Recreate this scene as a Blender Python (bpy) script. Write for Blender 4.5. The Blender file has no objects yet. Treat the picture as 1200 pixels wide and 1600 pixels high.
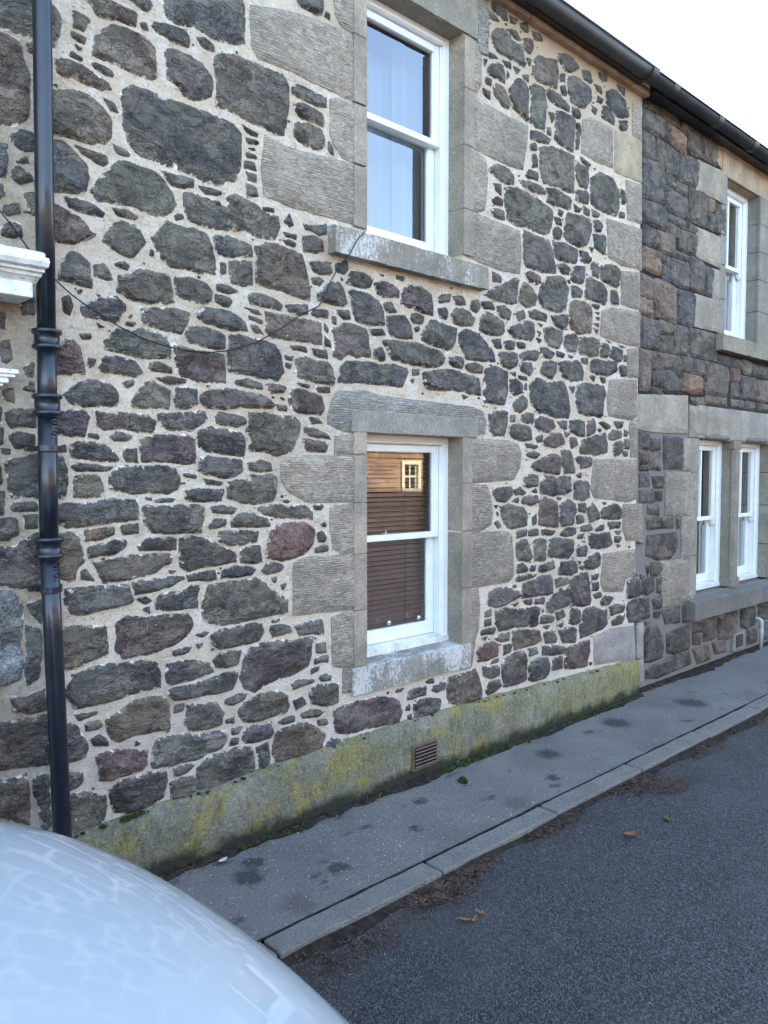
import bpy, bmesh, math, random
from mathutils import Vector, Matrix, noise as NZ
from mathutils.geometry import delaunay_2d_cdt
random.seed(7)
sc = bpy.context.scene
COL = sc.collection
R = math.radians

# ------------------------------------------------------------------ camera, sky, sun, exposure
CAM=(-3.0065,-3.2926,1.8400); FW=(0.679639,0.731887,-0.049323); RT=(0.732779,-0.680467,0.000000); UP=(0.033562,0.036143,0.998783); LENS=18.2250
cd = bpy.data.cameras.new('camera'); cam = bpy.data.objects.new('camera', cd); COL.objects.link(cam)
cd.sensor_fit = 'VERTICAL'; cd.sensor_height = 24.0; cd.lens = LENS
cd.clip_start = 0.05; cd.clip_end = 2000
cam.matrix_world = Matrix(((RT[0], UP[0], -FW[0], CAM[0]), (RT[1], UP[1], -FW[1], CAM[1]), (RT[2], UP[2], -FW[2], CAM[2]), (0, 0, 0, 1)))
sc.camera = cam
SUN_EL, SUN_AZ = R(22.9), R(18)            # azimuth measured from +Y (behind the house) towards +X (along the street)
W = bpy.data.worlds.new('World'); sc.world = W; W.use_nodes = True
wn = W.node_tree.nodes; wl = W.node_tree.links
sky = wn.new('ShaderNodeTexSky'); sky.sky_type = 'NISHITA'; sky.sun_disc = False
sky.sun_elevation = SUN_EL; sky.sun_rotation = SUN_AZ
sky.air_density = 1.0; sky.dust_density = 2.2; sky.ozone_density = .55
bg = wn['Background']; bg.inputs['Strength'].default_value = 0.15
wl.new(sky.outputs[0], bg.inputs['Color'])
sl = bpy.data.lights.new('sun', 'SUN'); sun = bpy.data.objects.new('sun', sl); COL.objects.link(sun)
sl.energy = 4.0; sl.angle = R(0.53); sl.color = (1.0, 0.9, 0.76)
sd = Vector((math.sin(SUN_AZ) * math.cos(SUN_EL), math.cos(SUN_AZ) * math.cos(SUN_EL), math.sin(SUN_EL)))
sun.rotation_euler = (-sd).to_track_quat('-Z', 'Y').to_euler(); sun.location = (0, 0, 30)
sc.view_settings.view_transform = 'Standard'; sc.view_settings.look = 'None'
sc.view_settings.exposure = 3.22; sc.view_settings.gamma = 1.0; sc.view_settings.use_curve_mapping = False

RUBBLE = """
d -2019,3690 -1840,3739 -1850,3593 -1899,3580 -1952,3578 -2022,3570
d -1803,3754 -1766,3718 -1753,3692 -1761,3632 -1781,3580 -1819,3566
k -2023,3540 -1953,3548 -1917,3543 -1907,3479 -1884,3425 -1886,3338 -1893,3261 -1937,3217 -2030,3201
d -1881,3544 -1856,3559 -1857,3515 -1876,3521
d -1949,3171 -1913,3200 -1864,3202 -1866,3132 -1908,3127 -1950,3146
d -2033,3110 -1974,3127 -1969,3079 -1977,3003 -1995,2999 -2035,3025
d -1940,3075 -1897,3099 -1891,3081 -1934,3064
g -1946,3048 -1928,3065 -1880,3034 -1874,3017 -1923,2992 -1953,3009
d -2036,2970 -1989,2970 -1984,2928 -2038,2897
d -1979,2892 -1931,2909 -1926,2879 -1968,2858 -1986,2866
d -1993,2803 -1957,2835 -1927,2829 -1922,2787 -1958,2773 -1994,2778
g -1906,2953 -1869,2968 -1865,2849 -1883,2902
d -1694,3747 -1627,3740 -1655,3684 -1695,3682
d -1702,3660 -1649,3654 -1656,3632 -1702,3641
d -1696,3618 -1650,3602 -1677,3599
d -1704,3577 -1658,3567 -1671,3556 -1711,3561
b -1659,3831 -1606,3801 -1593,3773 -1480,3784 -1430,3790 -1422,3840 -1465,3843 -1550,3849 -1605,3853
d -1464,3904 -1368,3943 -1346,3904 -1369,3874 -1414,3877
d -1284,3984 -900,4141 -874,4099 -875,3927 -920,3903 -1051,3884 -1101,3887 -1158,3893 -1238,3877 -1278,3876
d -1400,3808 -1377,3817 -1370,3792 -1393,3784
d -1355,3832 -1286,3852 -1191,3853 -1167,3826 -1176,3795 -1255,3794 -1317,3805
b -1566,3711 -1524,3754 -1452,3761 -1379,3748 -1341,3721 -1342,3665 -1335,3612 -1359,3591 -1411,3586 -1448,3594 -1526,3600 -1610,3604 -1602,3646 -1595,3675 -1567,3692
p -1280,3736 -1225,3749 -1103,3735 -1053,3694 -1045,3667 -1062,3618 -1088,3595 -1146,3569 -1195,3575 -1219,3610 -1266,3622 -1273,3661
d -1624,3566 -1569,3566 -1527,3554 -1534,3538 -1563,3535 -1611,3545
k -1769,3528 -1718,3540 -1658,3535 -1584,3514 -1535,3491 -1571,3473 -1653,3472 -1705,3486 -1758,3462 -1764,3492
g -1810,3388 -1733,3406 -1693,3426 -1640,3417 -1579,3391 -1552,3352 -1553,3285 -1575,3253 -1630,3237 -1697,3231 -1750,3235 -1814,3223
d -1571,3433 -1529,3426 -1516,3397 -1544,3395
D -1486,3480 -1441,3522 -1382,3528 -1322,3520 -1244,3517 -1163,3521 -1012,3516 -925,3505 -898,3483 -900,3324 -936,3254 -1024,3217 -1118,3215 -1167,3224 -1264,3235 -1356,3238 -1431,3252 -1460,3285 -1481,3347 -1487,3399
d -1704,3203 -1631,3197 -1569,3194 -1562,3169 -1583,3150 -1618,3161 -1672,3179
d -1532,3251 -1475,3240 -1446,3221 -1490,3216 -1519,3221
d -1814,3197 -1750,3203 -1698,3172 -1659,3130 -1653,3086 -1661,3031 -1688,3012 -1754,3009 -1818,2993
g -1634,3031 -1577,3105 -1534,3157 -1505,3191 -1447,3200 -1403,3184 -1342,3179 -1296,3163 -1265,3114 -1250,3060 -1283,3017 -1314,3003 -1390,3007 -1464,3018 -1537,3008 -1607,3005
d -1311,3194 -1232,3193 -1151,3199 -1152,3163 -1265,3142 -1288,3165
d -1742,2979 -1689,2985 -1621,2975 -1580,2951 -1587,2936 -1649,2935 -1729,2943
g -1544,2979 -1480,2987 -1421,2973 -1444,2954 -1523,2957
d -1259,3023 -1211,3026 -1203,3014 -1243,2998
r -1820,2942 -1743,2927 -1690,2906 -1651,2869 -1630,2853 -1665,2826 -1719,2802 -1823,2794
g -1582,2836 -1553,2896 -1509,2933 -1451,2931 -1422,2910 -1400,2866 -1423,2833 -1461,2792 -1512,2796 -1540,2811
g -1362,2887 -1307,2941 -1291,2980 -1236,2970 -1187,2959 -1154,2973 -1088,2958 -1054,2905 -1047,2794 -1123,2788 -1190,2791 -1270,2791 -1317,2819 -1347,2848
g -1201,3122 -1152,3148 -1051,3136 -911,3101 -875,3055 -876,3024 -912,3017 -1036,3006 -1129,3008 -1187,3010
d -1370,2844 -1355,2840 -1356,2811 -1371,2815
d -1126,3849 -1084,3864 -1043,3850 -1034,3824 -1068,3819 -1110,3826
d -558,4272 -393,4340 -382,4279 -393,4242 -435,4226 -538,4233
d -361,4263 -339,4263 -340,4230 -372,4234
b -1035,3788 -991,3825 -921,3835 -849,3838 -737,3839 -641,3849 -621,3824 -612,3732 -623,3650 -643,3557 -702,3548 -815,3561 -906,3578 -1020,3580 -1019,3654
d -582,3798 -541,3827 -438,3821 -363,3820 -363,3771 -417,3762 -500,3768 -582,3774
d -572,3721 -521,3745 -438,3739 -396,3728 -374,3668 -438,3666 -522,3665 -562,3692
g -563,3636 -470,3664 -396,3654 -375,3610 -386,3550 -460,3537 -543,3554 -573,3577
p -353,3608 -320,3593 -310,3537 -332,3540 -353,3567
d -879,3526 -852,3519 -797,3512 -797,3497 -862,3501
d -862,3471 -797,3474 -788,3461 -853,3450
d -862,3425 -816,3438 -807,3417 -853,3420
d -872,3407 -807,3409 -798,3389 -863,3379
d -872,3361 -817,3368 -808,3332 -872,3331
d -863,3310 -808,3309 -808,3278 -855,3274
d -864,3257 -809,3247 -800,3211 -855,3197
d -1127,3176 -1051,3180 -990,3180 -1016,3166 -1094,3141
d -1068,3132 -1017,3137 -1000,3103 -1043,3108
g -973,3154 -928,3180 -892,3173 -819,3160 -724,3142 -676,3137 -676,3082 -696,3014 -764,3016 -876,3024 -965,3036
d -781,3161 -705,3170 -695,3149 -763,3142
d -636,3122 -606,3161 -586,3117 -607,3105
d -647,3064 -566,3065 -567,3048 -637,3050
d -647,3024 -607,3040 -567,3024 -577,3006 -627,3004
d -515,3132 -441,3140 -366,3164 -366,3114 -420,3095 -504,3110
g -515,3067 -463,3094 -399,3074 -388,3026 -442,3007 -515,3001
d -1045,2959 -966,2975 -867,2964 -839,2962 -831,2910 -895,2890 -985,2881 -1037,2893
b -821,2958 -725,3000 -627,2996 -536,2973 -506,2888 -485,2809 -486,2760 -568,2764 -669,2780 -766,2780 -804,2790 -803,2884
d -1011,2846 -985,2851 -977,2799 -1012,2793
g -967,2861 -895,2882 -840,2885 -841,2776 -878,2762 -951,2765 -968,2793
d -1247,2731 -1174,2743 -1107,2732 -1065,2702 -1074,2663 -1108,2643 -1159,2636 -1191,2653 -1248,2651
d -1039,2743 -969,2740 -915,2725 -969,2709 -1030,2715
d -1039,2691 -969,2686 -952,2674 -970,2648 -1005,2643 -1040,2661
d -860,2718 -785,2730 -708,2718 -660,2693 -660,2677 -748,2680 -842,2682
d -474,2943 -356,2965 -323,2912 -400,2899 -453,2906
g -464,2863 -421,2878 -389,2867 -411,2838 -454,2839
d -422,2786 -357,2847 -290,2875 -256,2846 -222,2765 -245,2753 -335,2757 -422,2761
d -630,2698 -569,2715 -496,2717 -497,2676 -569,2666 -620,2675
d -465,2705 -357,2712 -357,2678 -433,2668 -465,2680
d -1135,2573 -1117,2612 -1023,2625 -952,2613 -889,2590 -871,2546 -917,2533 -1006,2544 -1093,2556
d -898,2651 -805,2649 -777,2629 -843,2636
d -861,2617 -777,2605 -777,2589 -852,2603
d -852,2572 -806,2570 -768,2535 -825,2544
k -757,2647 -650,2646 -528,2638 -412,2637 -402,2529 -487,2536 -631,2535 -729,2540 -758,2560
d -1177,2523 -1127,2522 -1059,2523 -998,2500 -990,2440 -1043,2427 -1111,2442 -1178,2456 -1202,2476 -1193,2506
D -962,2504 -926,2524 -844,2503 -768,2496 -691,2480 -661,2443 -652,2363 -682,2312 -731,2316 -808,2325 -901,2333 -973,2334 -981,2395 -972,2457
p -1259,2425 -1162,2406 -1077,2415 -1008,2407 -991,2348 -1000,2286 -1062,2281 -1147,2282 -1229,2282 -1245,2325 -1252,2382
d -611,2497 -508,2500 -498,2476 -591,2483
p -466,2496 -369,2498 -358,2457 -445,2465
b -571,2428 -508,2450 -445,2432 -358,2440 -336,2408 -326,2323 -424,2324 -530,2341 -571,2362 -550,2388
d -642,2445 -591,2442 -601,2425 -632,2430
d -632,2405 -602,2400 -612,2383 -632,2389
d -379,2641 -358,2619 -358,2602 -379,2607
d -380,2574 -336,2553 -336,2519 -380,2523
p -336,2613 -268,2630 -246,2659 -153,2653 -82,2644 -70,2557 -58,2505 -154,2486 -223,2505 -269,2466 -314,2479 -325,2546
d -291,2721 -211,2732 -200,2691 -246,2684 -291,2704
d -324,2682 -302,2685 -302,2651 -324,2648
d -199,2950 -106,2949 -34,2935 -58,2887 -129,2866 -222,2886
d -301,2975 -222,2998 -210,2957 -245,2925 -301,2933
D -211,2845 -129,2849 -34,2829 40,2795 52,2697 -58,2674 -153,2688 -176,2737 -188,2788
p -22,2910 40,2929 115,2924 166,2905 166,2868 65,2853 3,2861
d -58,2647 40,2660 65,2636 -34,2624
d -22,2544 40,2560 65,2518 52,2489 -22,2491
D -281,2344 -269,2414 -223,2453 -130,2462 40,2461 167,2473 246,2452 219,2403 193,2354 90,2356 -58,2353 -177,2352
d -938,2291 -864,2305 -780,2288 -780,2264 -865,2266 -929,2276
b -761,2289 -673,2296 -633,2283 -653,2257 -732,2252
d -435,2298 -348,2304 -348,2279 -424,2273
d -572,2312 -478,2303 -488,2294 -561,2305
p -1123,2201 -1079,2234 -974,2242 -902,2240 -780,2224 -723,2196 -713,2172 -828,2174 -921,2176 -993,2156 -1098,2158 -1123,2179
d -1254,2229 -1214,2240 -1156,2229 -1148,2170 -1198,2145 -1255,2149
b -602,2269 -551,2281 -489,2269 -403,2249 -392,2191 -414,2155 -510,2159 -613,2170 -613,2219
d -693,2190 -633,2185 -624,2161 -684,2166
d -693,2230 -643,2225 -653,2216
d -1343,2108 -1248,2112 -1157,2125 -1107,2127 -1098,2097 -1150,2065 -1183,2041 -1265,2038 -1328,2058
d -1055,2092 -1029,2131 -958,2120 -885,2115 -876,2084 -940,2074 -1029,2078
g -857,2140 -771,2145 -674,2126 -593,2130 -552,2098 -563,2040 -594,1989 -615,1947 -695,1938 -773,1961 -849,1959 -867,2045
d -489,2135 -436,2137 -404,2113 -468,2102
d -521,2083 -468,2085 -360,2047 -349,2030 -426,2027 -511,2050
p -522,2016 -447,2018 -360,2004 -372,1952 -448,1950 -511,1958
d -1142,2036 -1064,2054 -976,2049 -904,2028 -886,1982 -896,1927 -978,1933 -1083,1947 -1143,1960
d -1144,1855 -1135,1915 -1049,1917 -942,1910 -905,1903 -906,1856 -943,1824 -1015,1817 -1102,1840
g -869,1887 -793,1904 -735,1889 -725,1856 -793,1848 -860,1856
g -979,1793 -925,1809 -869,1800 -813,1824 -716,1840 -716,1791 -707,1726 -717,1693 -833,1696 -926,1706 -980,1731
d -1111,1810 -1067,1809 -1006,1794 -1033,1786 -1102,1794
d -1212,1751 -1137,1764 -1068,1756 -1015,1755 -1025,1717 -1103,1711 -1188,1713 -1212,1728
d -1186,1840 -1153,1832 -1161,1817 -1219,1825
p -1430,1982 -1391,2005 -1297,2008 -1200,2019 -1159,2005 -1160,1945 -1152,1893 -1235,1892 -1331,1898 -1423,1897 -1430,1940
d -687,1734 -647,1725 -667,1717
g -677,1701 -586,1698 -637,1683
g -814,1664 -737,1686 -637,1675 -513,1671 -471,1636 -471,1602 -576,1606 -698,1619 -776,1638
d -1086,1680 -1016,1685 -935,1667 -963,1645 -1069,1656
d -1419,1689 -1349,1695 -1254,1685 -1155,1689 -1121,1673 -1130,1620 -1139,1567 -1223,1572 -1320,1569 -1382,1580 -1413,1625
d -460,1670 -384,1668 -406,1651 -449,1652
d -1767,2682 -1747,2725 -1720,2756 -1693,2755 -1653,2729 -1647,2697 -1641,2631 -1682,2624 -1735,2642 -1768,2643
d -1626,2721 -1584,2735 -1563,2711 -1550,2680 -1585,2674 -1627,2680
d -1534,2744 -1498,2764 -1476,2747 -1484,2732 -1527,2738
g -1514,2693 -1455,2710 -1425,2736 -1372,2738 -1318,2733 -1287,2731 -1272,2684 -1257,2628 -1304,2614 -1382,2610 -1457,2612 -1529,2629 -1514,2665
d -1927,2541 -1878,2561 -1879,2484 -1923,2478
d -2003,2355 -1979,2370 -1969,2296 -1993,2275 -2011,2286
d -1921,2263 -1883,2292 -1885,2228 -1910,2232
g -2002,2168 -1966,2177 -1967,2126 -1997,2131
d -1992,2080 -1949,2095 -1888,2092 -1889,2034 -1975,2031 -1998,2055
d -1988,1986 -1951,2006 -1890,1995 -1891,1950 -1965,1942
d -2008,1897 -1966,1904 -1954,1891 -1879,1912 -1776,1913 -1764,1853 -1765,1800 -1779,1747 -1844,1741 -1908,1743 -1981,1751 -1992,1789 -1997,1840
d -1982,1712 -1945,1724 -1883,1723 -1884,1690 -1934,1692 -1976,1693
d -2058,2021 -2011,2017 -2012,1960 -2059,1952
d -2056,2102 -2015,2098 -2016,2042 -2058,2033
d -2013,1935 -1983,1935 -1983,1916 -2007,1922
d -2061,1878 -2020,1872 -2016,1802 -2063,1790
d -2064,1765 -2011,1764 -2013,1675 -2066,1671
d -2047,2473 -1989,2469 -1996,2412 -2049,2412
d -1763,2566 -1737,2576 -1724,2545 -1738,2504 -1757,2514
d -1684,2545 -1656,2562 -1587,2586 -1529,2608 -1487,2566 -1516,2528 -1531,2505 -1588,2504 -1671,2506 -1684,2525
g -1709,2613 -1669,2613 -1696,2596
d -1413,2563 -1351,2579 -1305,2585 -1225,2589 -1184,2580 -1193,2543 -1226,2487 -1290,2494 -1368,2505 -1413,2514
d -1495,2531 -1465,2535 -1473,2520
d -1495,2503 -1444,2503 -1459,2487 -1488,2490
g -1583,2403 -1547,2435 -1525,2465 -1459,2473 -1368,2477 -1307,2456 -1284,2408 -1284,2372 -1355,2358 -1431,2350 -1505,2363 -1583,2383
p -1753,2390 -1727,2393 -1701,2370 -1688,2324 -1682,2265 -1730,2261 -1795,2261 -1794,2340 -1767,2362
d -1606,2305 -1584,2342 -1520,2348 -1446,2334 -1417,2288 -1447,2271 -1521,2279 -1606,2285
d -1661,2327 -1633,2323 -1641,2302 -1655,2294
b -1394,2332 -1340,2345 -1277,2322 -1269,2301 -1325,2296 -1379,2305
b -1356,2272 -1293,2284 -1197,2278 -1205,2262 -1294,2248
d -1758,2166 -1717,2208 -1663,2233 -1593,2232 -1551,2207 -1537,2181 -1545,2139 -1623,2134 -1692,2130 -1739,2140
d -1507,2238 -1463,2249 -1463,2235 -1493,2219
g -1479,2136 -1449,2180 -1403,2240 -1380,2256 -1326,2238 -1286,2220 -1295,2175 -1296,2139 -1358,2135 -1419,2139
p -1799,2091 -1733,2101 -1679,2097 -1665,2077 -1673,2030 -1681,1996 -1735,2001 -1800,2012
b -1624,2100 -1581,2095 -1495,2100 -1405,2097 -1359,2078 -1368,2027 -1436,2032 -1525,2043 -1597,2033 -1624,2052
g -1569,1999 -1540,2021 -1481,2009 -1459,2003 -1497,1988 -1555,1986
d -1673,2016 -1611,2005 -1626,1991 -1667,1996
d -1749,1954 -1708,1968 -1640,1970 -1584,1951 -1549,1917 -1527,1896 -1599,1895 -1682,1908 -1736,1914
d -1512,1924 -1497,1945 -1453,1946 -1453,1904 -1446,1890 -1498,1896
d -1737,1867 -1710,1880 -1642,1874 -1564,1868 -1586,1854 -1670,1847 -1724,1853
g -1725,1827 -1697,1840 -1628,1833 -1615,1799 -1609,1743 -1672,1738 -1726,1746
D -1572,1826 -1543,1861 -1469,1875 -1393,1869 -1315,1876 -1268,1862 -1244,1818 -1253,1773 -1301,1752 -1395,1754 -1500,1762 -1573,1784
d -1227,1840 -1178,1840 -1178,1818 -1219,1825
d -1411,1732 -1380,1732 -1380,1717 -1411,1725
d -1372,1724 -1253,1722 -1286,1708 -1365,1710
d -1807,1701 -1727,1705 -1658,1717 -1574,1722 -1457,1712 -1450,1640 -1517,1629 -1604,1626 -1688,1616 -1769,1613 -1801,1641
d -1802,1946 -1762,1960 -1763,1933 -1802,1926
d -1693,2424 -1645,2430 -1652,2415 -1686,2411
d -1617,2480 -1589,2470 -1610,2468
d -1898,2214 -1885,2215 -1886,2176 -1923,2180
d -2066,1658 -1995,1662 -1971,1654 -1966,1596 -1997,1579 -2068,1577
d -1934,1666 -1884,1670 -1885,1618 -1929,1620
p -2069,1545 -1974,1532 -1924,1568 -1886,1592 -1875,1486 -1878,1381 -1953,1382 -2013,1394 -2072,1413
L -2073,1375 -1990,1366 -1954,1297 -1944,1231 -1958,1154 -1947,1067 -1961,1004 -2022,996 -2081,1007
d -1929,1308 -1879,1315 -1875,1222 -1906,1252
d -1944,1231 -1881,1196 -1884,1090 -1898,999 -1937,980 -1954,1036 -1940,1112
p -1993,932 -1950,917 -1874,935 -1863,859 -1927,859 -1988,878
d -2085,841 -2002,829 -1927,832 -1863,838 -1855,627 -1931,647 -2006,653 -2089,668
b -1809,1588 -1743,1591 -1716,1569 -1710,1515 -1698,1466 -1719,1434 -1740,1395 -1760,1390 -1812,1415
b -1688,1595 -1633,1599 -1562,1603 -1562,1575 -1619,1557 -1689,1554
b -1525,1608 -1488,1613 -1451,1612 -1451,1576 -1518,1572
d -1676,1519 -1634,1530 -1577,1534 -1555,1546 -1504,1536 -1519,1516 -1564,1491 -1635,1489 -1670,1484
d -1437,1518 -1398,1544 -1336,1541 -1272,1537 -1273,1493 -1353,1491 -1490,1500
p -1643,1448 -1579,1457 -1490,1471 -1415,1473 -1353,1476 -1289,1464 -1298,1435 -1338,1423 -1370,1397 -1447,1382 -1536,1376 -1609,1368 -1622,1398
d -1719,1427 -1691,1431 -1651,1379 -1706,1391
d -1314,1399 -1258,1387 -1291,1383
d -1240,1528 -1207,1541 -1140,1529 -1071,1502 -1001,1482 -956,1448 -947,1416 -1037,1407 -1124,1399 -1209,1383 -1242,1408
d -1470,1348 -1432,1352 -1323,1356 -1242,1363 -1226,1347 -1291,1323 -1387,1311 -1463,1304
d -1209,1360 -1125,1368 -1064,1371 -1056,1331 -1108,1328 -1201,1337
d -1768,1343 -1720,1345 -1637,1343 -1566,1343 -1508,1337 -1493,1300 -1486,1271 -1538,1262 -1625,1258 -1695,1246 -1743,1252 -1769,1289
d -1456,1275 -1418,1278 -1395,1261 -1419,1249
d -1509,1230 -1457,1224 -1480,1220
d -1434,1229 -1403,1232 -1404,1210
d -1372,1258 -1340,1284 -1276,1284 -1210,1285 -1185,1313 -1134,1308 -1160,1280 -1161,1204 -1211,1210 -1309,1214 -1364,1228
p -1554,1179 -1510,1202 -1450,1194 -1373,1177 -1294,1182 -1212,1172 -1187,1131 -1213,1088 -1279,1053 -1360,1035 -1453,1021 -1528,1026 -1556,1066
g -1817,1187 -1751,1185 -1682,1175 -1612,1166 -1606,1116 -1607,1060 -1671,1042 -1754,1021 -1794,1021 -1819,1080
D -1783,910 -1741,971 -1672,993 -1615,998 -1528,990 -1438,996 -1376,971 -1361,917 -1362,865 -1440,865 -1531,854 -1618,843 -1689,843 -1744,847 -1757,878
d -1296,1010 -1247,1018 -1197,1018 -1214,997 -1280,993
d -1171,1075 -1094,1079 -1129,1061
d -1313,953 -1248,957 -1164,943 -1096,924 -1079,882 -1148,864 -1249,859 -1314,864 -1322,910
d -1315,834 -1233,841 -1114,842 -1008,854 -935,857 -935,825 -972,784 -1062,777 -1167,774 -1283,782 -1315,811
d -1283,760 -1226,755 -1235,719 -1284,722
b -1613,756 -1547,778 -1487,809 -1410,808 -1331,807 -1316,759 -1317,661 -1397,664 -1489,671 -1549,656 -1585,665 -1599,711
d -1744,806 -1717,807 -1647,806 -1619,807 -1662,795 -1731,782
g -1704,763 -1648,764 -1627,738 -1649,729 -1698,733
d -1678,686 -1649,701 -1607,670 -1607,648 -1664,662
d -1825,790 -1745,765 -1719,717 -1699,657 -1707,623 -1748,620 -1829,620
g -1226,748 -1150,740 -1063,714 -1037,669 -1038,614 -1117,608 -1203,620 -1227,664
G -1399,516 -1374,607 -1286,609 -1186,593 -1082,585 -1002,558 -1003,534 -1030,485 -1119,483 -1204,474 -1304,477 -1392,492
r -1651,602 -1594,609 -1520,598 -1429,568 -1430,517 -1446,499 -1507,493 -1596,495 -1639,507 -1638,556
d -1474,631 -1444,616 -1475,616
b -2091,610 -2007,594 -1957,600 -1946,557 -1947,477 -1949,411 -1998,439 -2093,495
d -1920,577 -1868,590 -1860,369 -1886,350 -1897,462 -1915,508
d -1776,565 -1722,550 -1716,521 -1737,499 -1778,489
d -1831,484 -1724,460 -1668,437 -1626,425 -1627,353 -1642,315 -1685,300 -1768,299 -1835,306
d -1597,445 -1552,469 -1462,466 -1368,463 -1337,447 -1329,400 -1354,346 -1418,327 -1510,325 -1576,345 -1590,400
d -1189,346 -1171,419 -1101,479 -1012,473 -939,479 -864,452 -855,384 -846,316 -941,309 -1050,307 -1138,308
p -1305,393 -1256,403 -1189,400 -1163,370 -1172,325 -1240,314 -1298,315
d -1296,459 -1221,463 -1188,446 -1222,424 -1288,419
b -963,1606 -927,1636 -852,1641 -796,1615 -747,1605 -747,1580 -834,1576 -964,1582
d -1087,1603 -1052,1617 -999,1615 -1000,1584 -1088,1580
d -1044,1539 -1018,1561 -946,1550 -872,1554 -815,1543 -825,1503 -910,1492 -1001,1490 -1036,1508
r -759,1426 -738,1515 -708,1562 -638,1575 -556,1589 -493,1569 -450,1533 -472,1465 -515,1417 -578,1396 -660,1394 -739,1416
d -439,1515 -406,1530 -374,1494 -385,1469 -429,1480
d -428,1566 -384,1573 -384,1555
g -450,1438 -407,1453 -363,1450 -363,1424 -451,1413
d -910,1461 -854,1473 -806,1470 -798,1396 -855,1393 -911,1405
d -788,1347 -769,1378 -720,1382 -660,1361 -680,1338 -759,1328
d -1020,1359 -966,1378 -892,1380 -836,1359 -855,1337 -948,1329 -1020,1336
g -1135,1201 -1126,1246 -1091,1296 -1021,1304 -930,1311 -837,1311 -779,1281 -721,1226 -641,1176 -641,1125 -742,1121 -838,1117 -951,1099 -1041,1103 -1119,1145
d -740,1302 -700,1306 -711,1283
d -671,1262 -640,1267 -661,1244
d -1085,1055 -1041,1080 -969,1078 -877,1081 -801,1071 -791,1037 -811,999 -896,995 -970,991 -1033,985 -1077,1023
g -742,1088 -672,1087 -702,1075 -732,1078
d -742,1055 -682,1055 -622,1039 -611,1012 -683,1005 -733,1004
d -580,1033 -517,1042 -409,1045 -398,973 -475,984 -560,988
d -1172,1029 -1138,1024 -1155,1011
p -1078,937 -1042,962 -971,959 -925,952 -944,899 -1007,893 -1061,903
p -935,825 -897,899 -859,957 -801,973 -703,975 -602,951 -539,968 -475,958 -486,899 -508,817 -603,790 -705,783 -784,764 -842,743 -899,770
p -442,919 -387,919 -376,865 -443,875
p -454,842 -365,845 -366,810 -454,816
g -476,785 -410,800 -432,778 -476,768
g -613,733 -582,744 -476,733 -454,720 -540,710 -603,705
d -432,734 -388,743 -343,727 -343,700 -410,712
d -1009,727 -955,740 -890,736 -899,713 -973,696 -1010,711
g -928,670 -880,701 -804,711 -705,708 -645,671 -635,618 -645,595 -726,595 -824,583 -900,600 -928,638
d -604,637 -541,650 -520,611 -583,590
d -487,674 -433,690 -344,691 -298,674 -298,575 -367,571 -477,603 -487,640
g -552,558 -477,568 -389,540 -433,523 -541,538
g -696,546 -646,561 -594,558 -594,532 -666,531
g -445,499 -378,494 -367,465 -434,471
d -1020,626 -965,630 -965,606 -1011,616
d -975,576 -919,571 -938,543 -975,544
d -984,530 -929,525 -939,487 -994,492
d -910,545 -882,555 -805,554 -746,557 -727,503 -727,478 -806,480 -901,486 -920,515
b -727,444 -707,498 -625,514 -520,499 -434,453 -390,408 -412,342 -478,340 -606,338 -708,347 -728,385
d -835,445 -767,454 -758,393 -768,345 -807,339
p -322,526 -252,539 -134,542 -11,536 91,525 170,480 197,407 170,364 40,374 -110,379 -229,388 -311,416
d -390,354 -345,379 -276,345 -158,344 -61,350 -110,305 -253,303 -379,325
d -1167,759 -1124,758 -1150,748
d 153,2985 218,2987 205,2966 153,2967
d 40,2813 115,2824 154,2775 90,2766 52,2779
p 205,2902 245,2936 352,2944 435,2919 449,2864 449,2806 352,2802 245,2824 192,2835
d 505,2910 534,2934 621,2948 606,2906 520,2884
d 636,2940 725,2954 756,2909 666,2895
d 818,2938 880,2957 897,2909 865,2874 803,2885
d 912,2942 1009,2956 1042,2919 928,2913
d 506,2843 578,2863 592,2826 578,2795 520,2797
d 272,2782 325,2799 380,2778 366,2738 298,2729 272,2754
g 622,2820 666,2866 726,2874 787,2863 834,2829 819,2787 727,2775 637,2783
g 913,2819 913,2850 977,2890 1043,2868 1127,2848 1144,2797 1111,2761 978,2756 898,2777
d 1075,2935 1142,2955 1211,2922 1195,2878 1109,2877 1076,2903
d 1281,2921 1352,2953 1370,2912 1299,2881
d 1424,2952 1497,2973 1611,2956 1611,2922 1498,2918 1424,2930
d 77,2737 141,2755 219,2756 258,2715 285,2643 219,2626 103,2640 90,2684
d 299,2701 339,2716 339,2697 312,2684
d 367,2662 408,2724 449,2768 549,2752 667,2738 652,2657 608,2613 521,2613 408,2629 367,2643
D 697,2712 757,2749 882,2734 963,2682 1029,2637 1046,2587 916,2574 759,2569 728,2626 697,2662
g 40,2596 141,2608 272,2614 408,2601 536,2585 565,2530 493,2494 353,2490 193,2494 116,2504 78,2555
d 609,2554 668,2569 728,2566 744,2537 729,2506 639,2507 609,2524
p 759,2528 852,2547 932,2534 917,2492 806,2492 759,2508
d 15,2539 65,2536 65,2490 15,2476
d 286,2456 340,2460 340,2432 286,2427
d 259,2397 299,2400 286,2380
d 381,2436 465,2462 639,2487 791,2461 885,2448 902,2357 792,2349 640,2369 494,2358 409,2361 381,2397
D 948,2515 1013,2542 1114,2530 1182,2515 1183,2398 1150,2310 1049,2315 950,2319 949,2422
d 1217,2518 1269,2523 1269,2501
d 1217,2465 1287,2481 1359,2454 1342,2399 1253,2381 1218,2400
d 1304,2504 1394,2501 1395,2490 1323,2484
d 1377,2456 1395,2457 1396,2424 1377,2423
d 1254,2306 1289,2341 1360,2367 1397,2348 1397,2304 1326,2267 1272,2275
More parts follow.
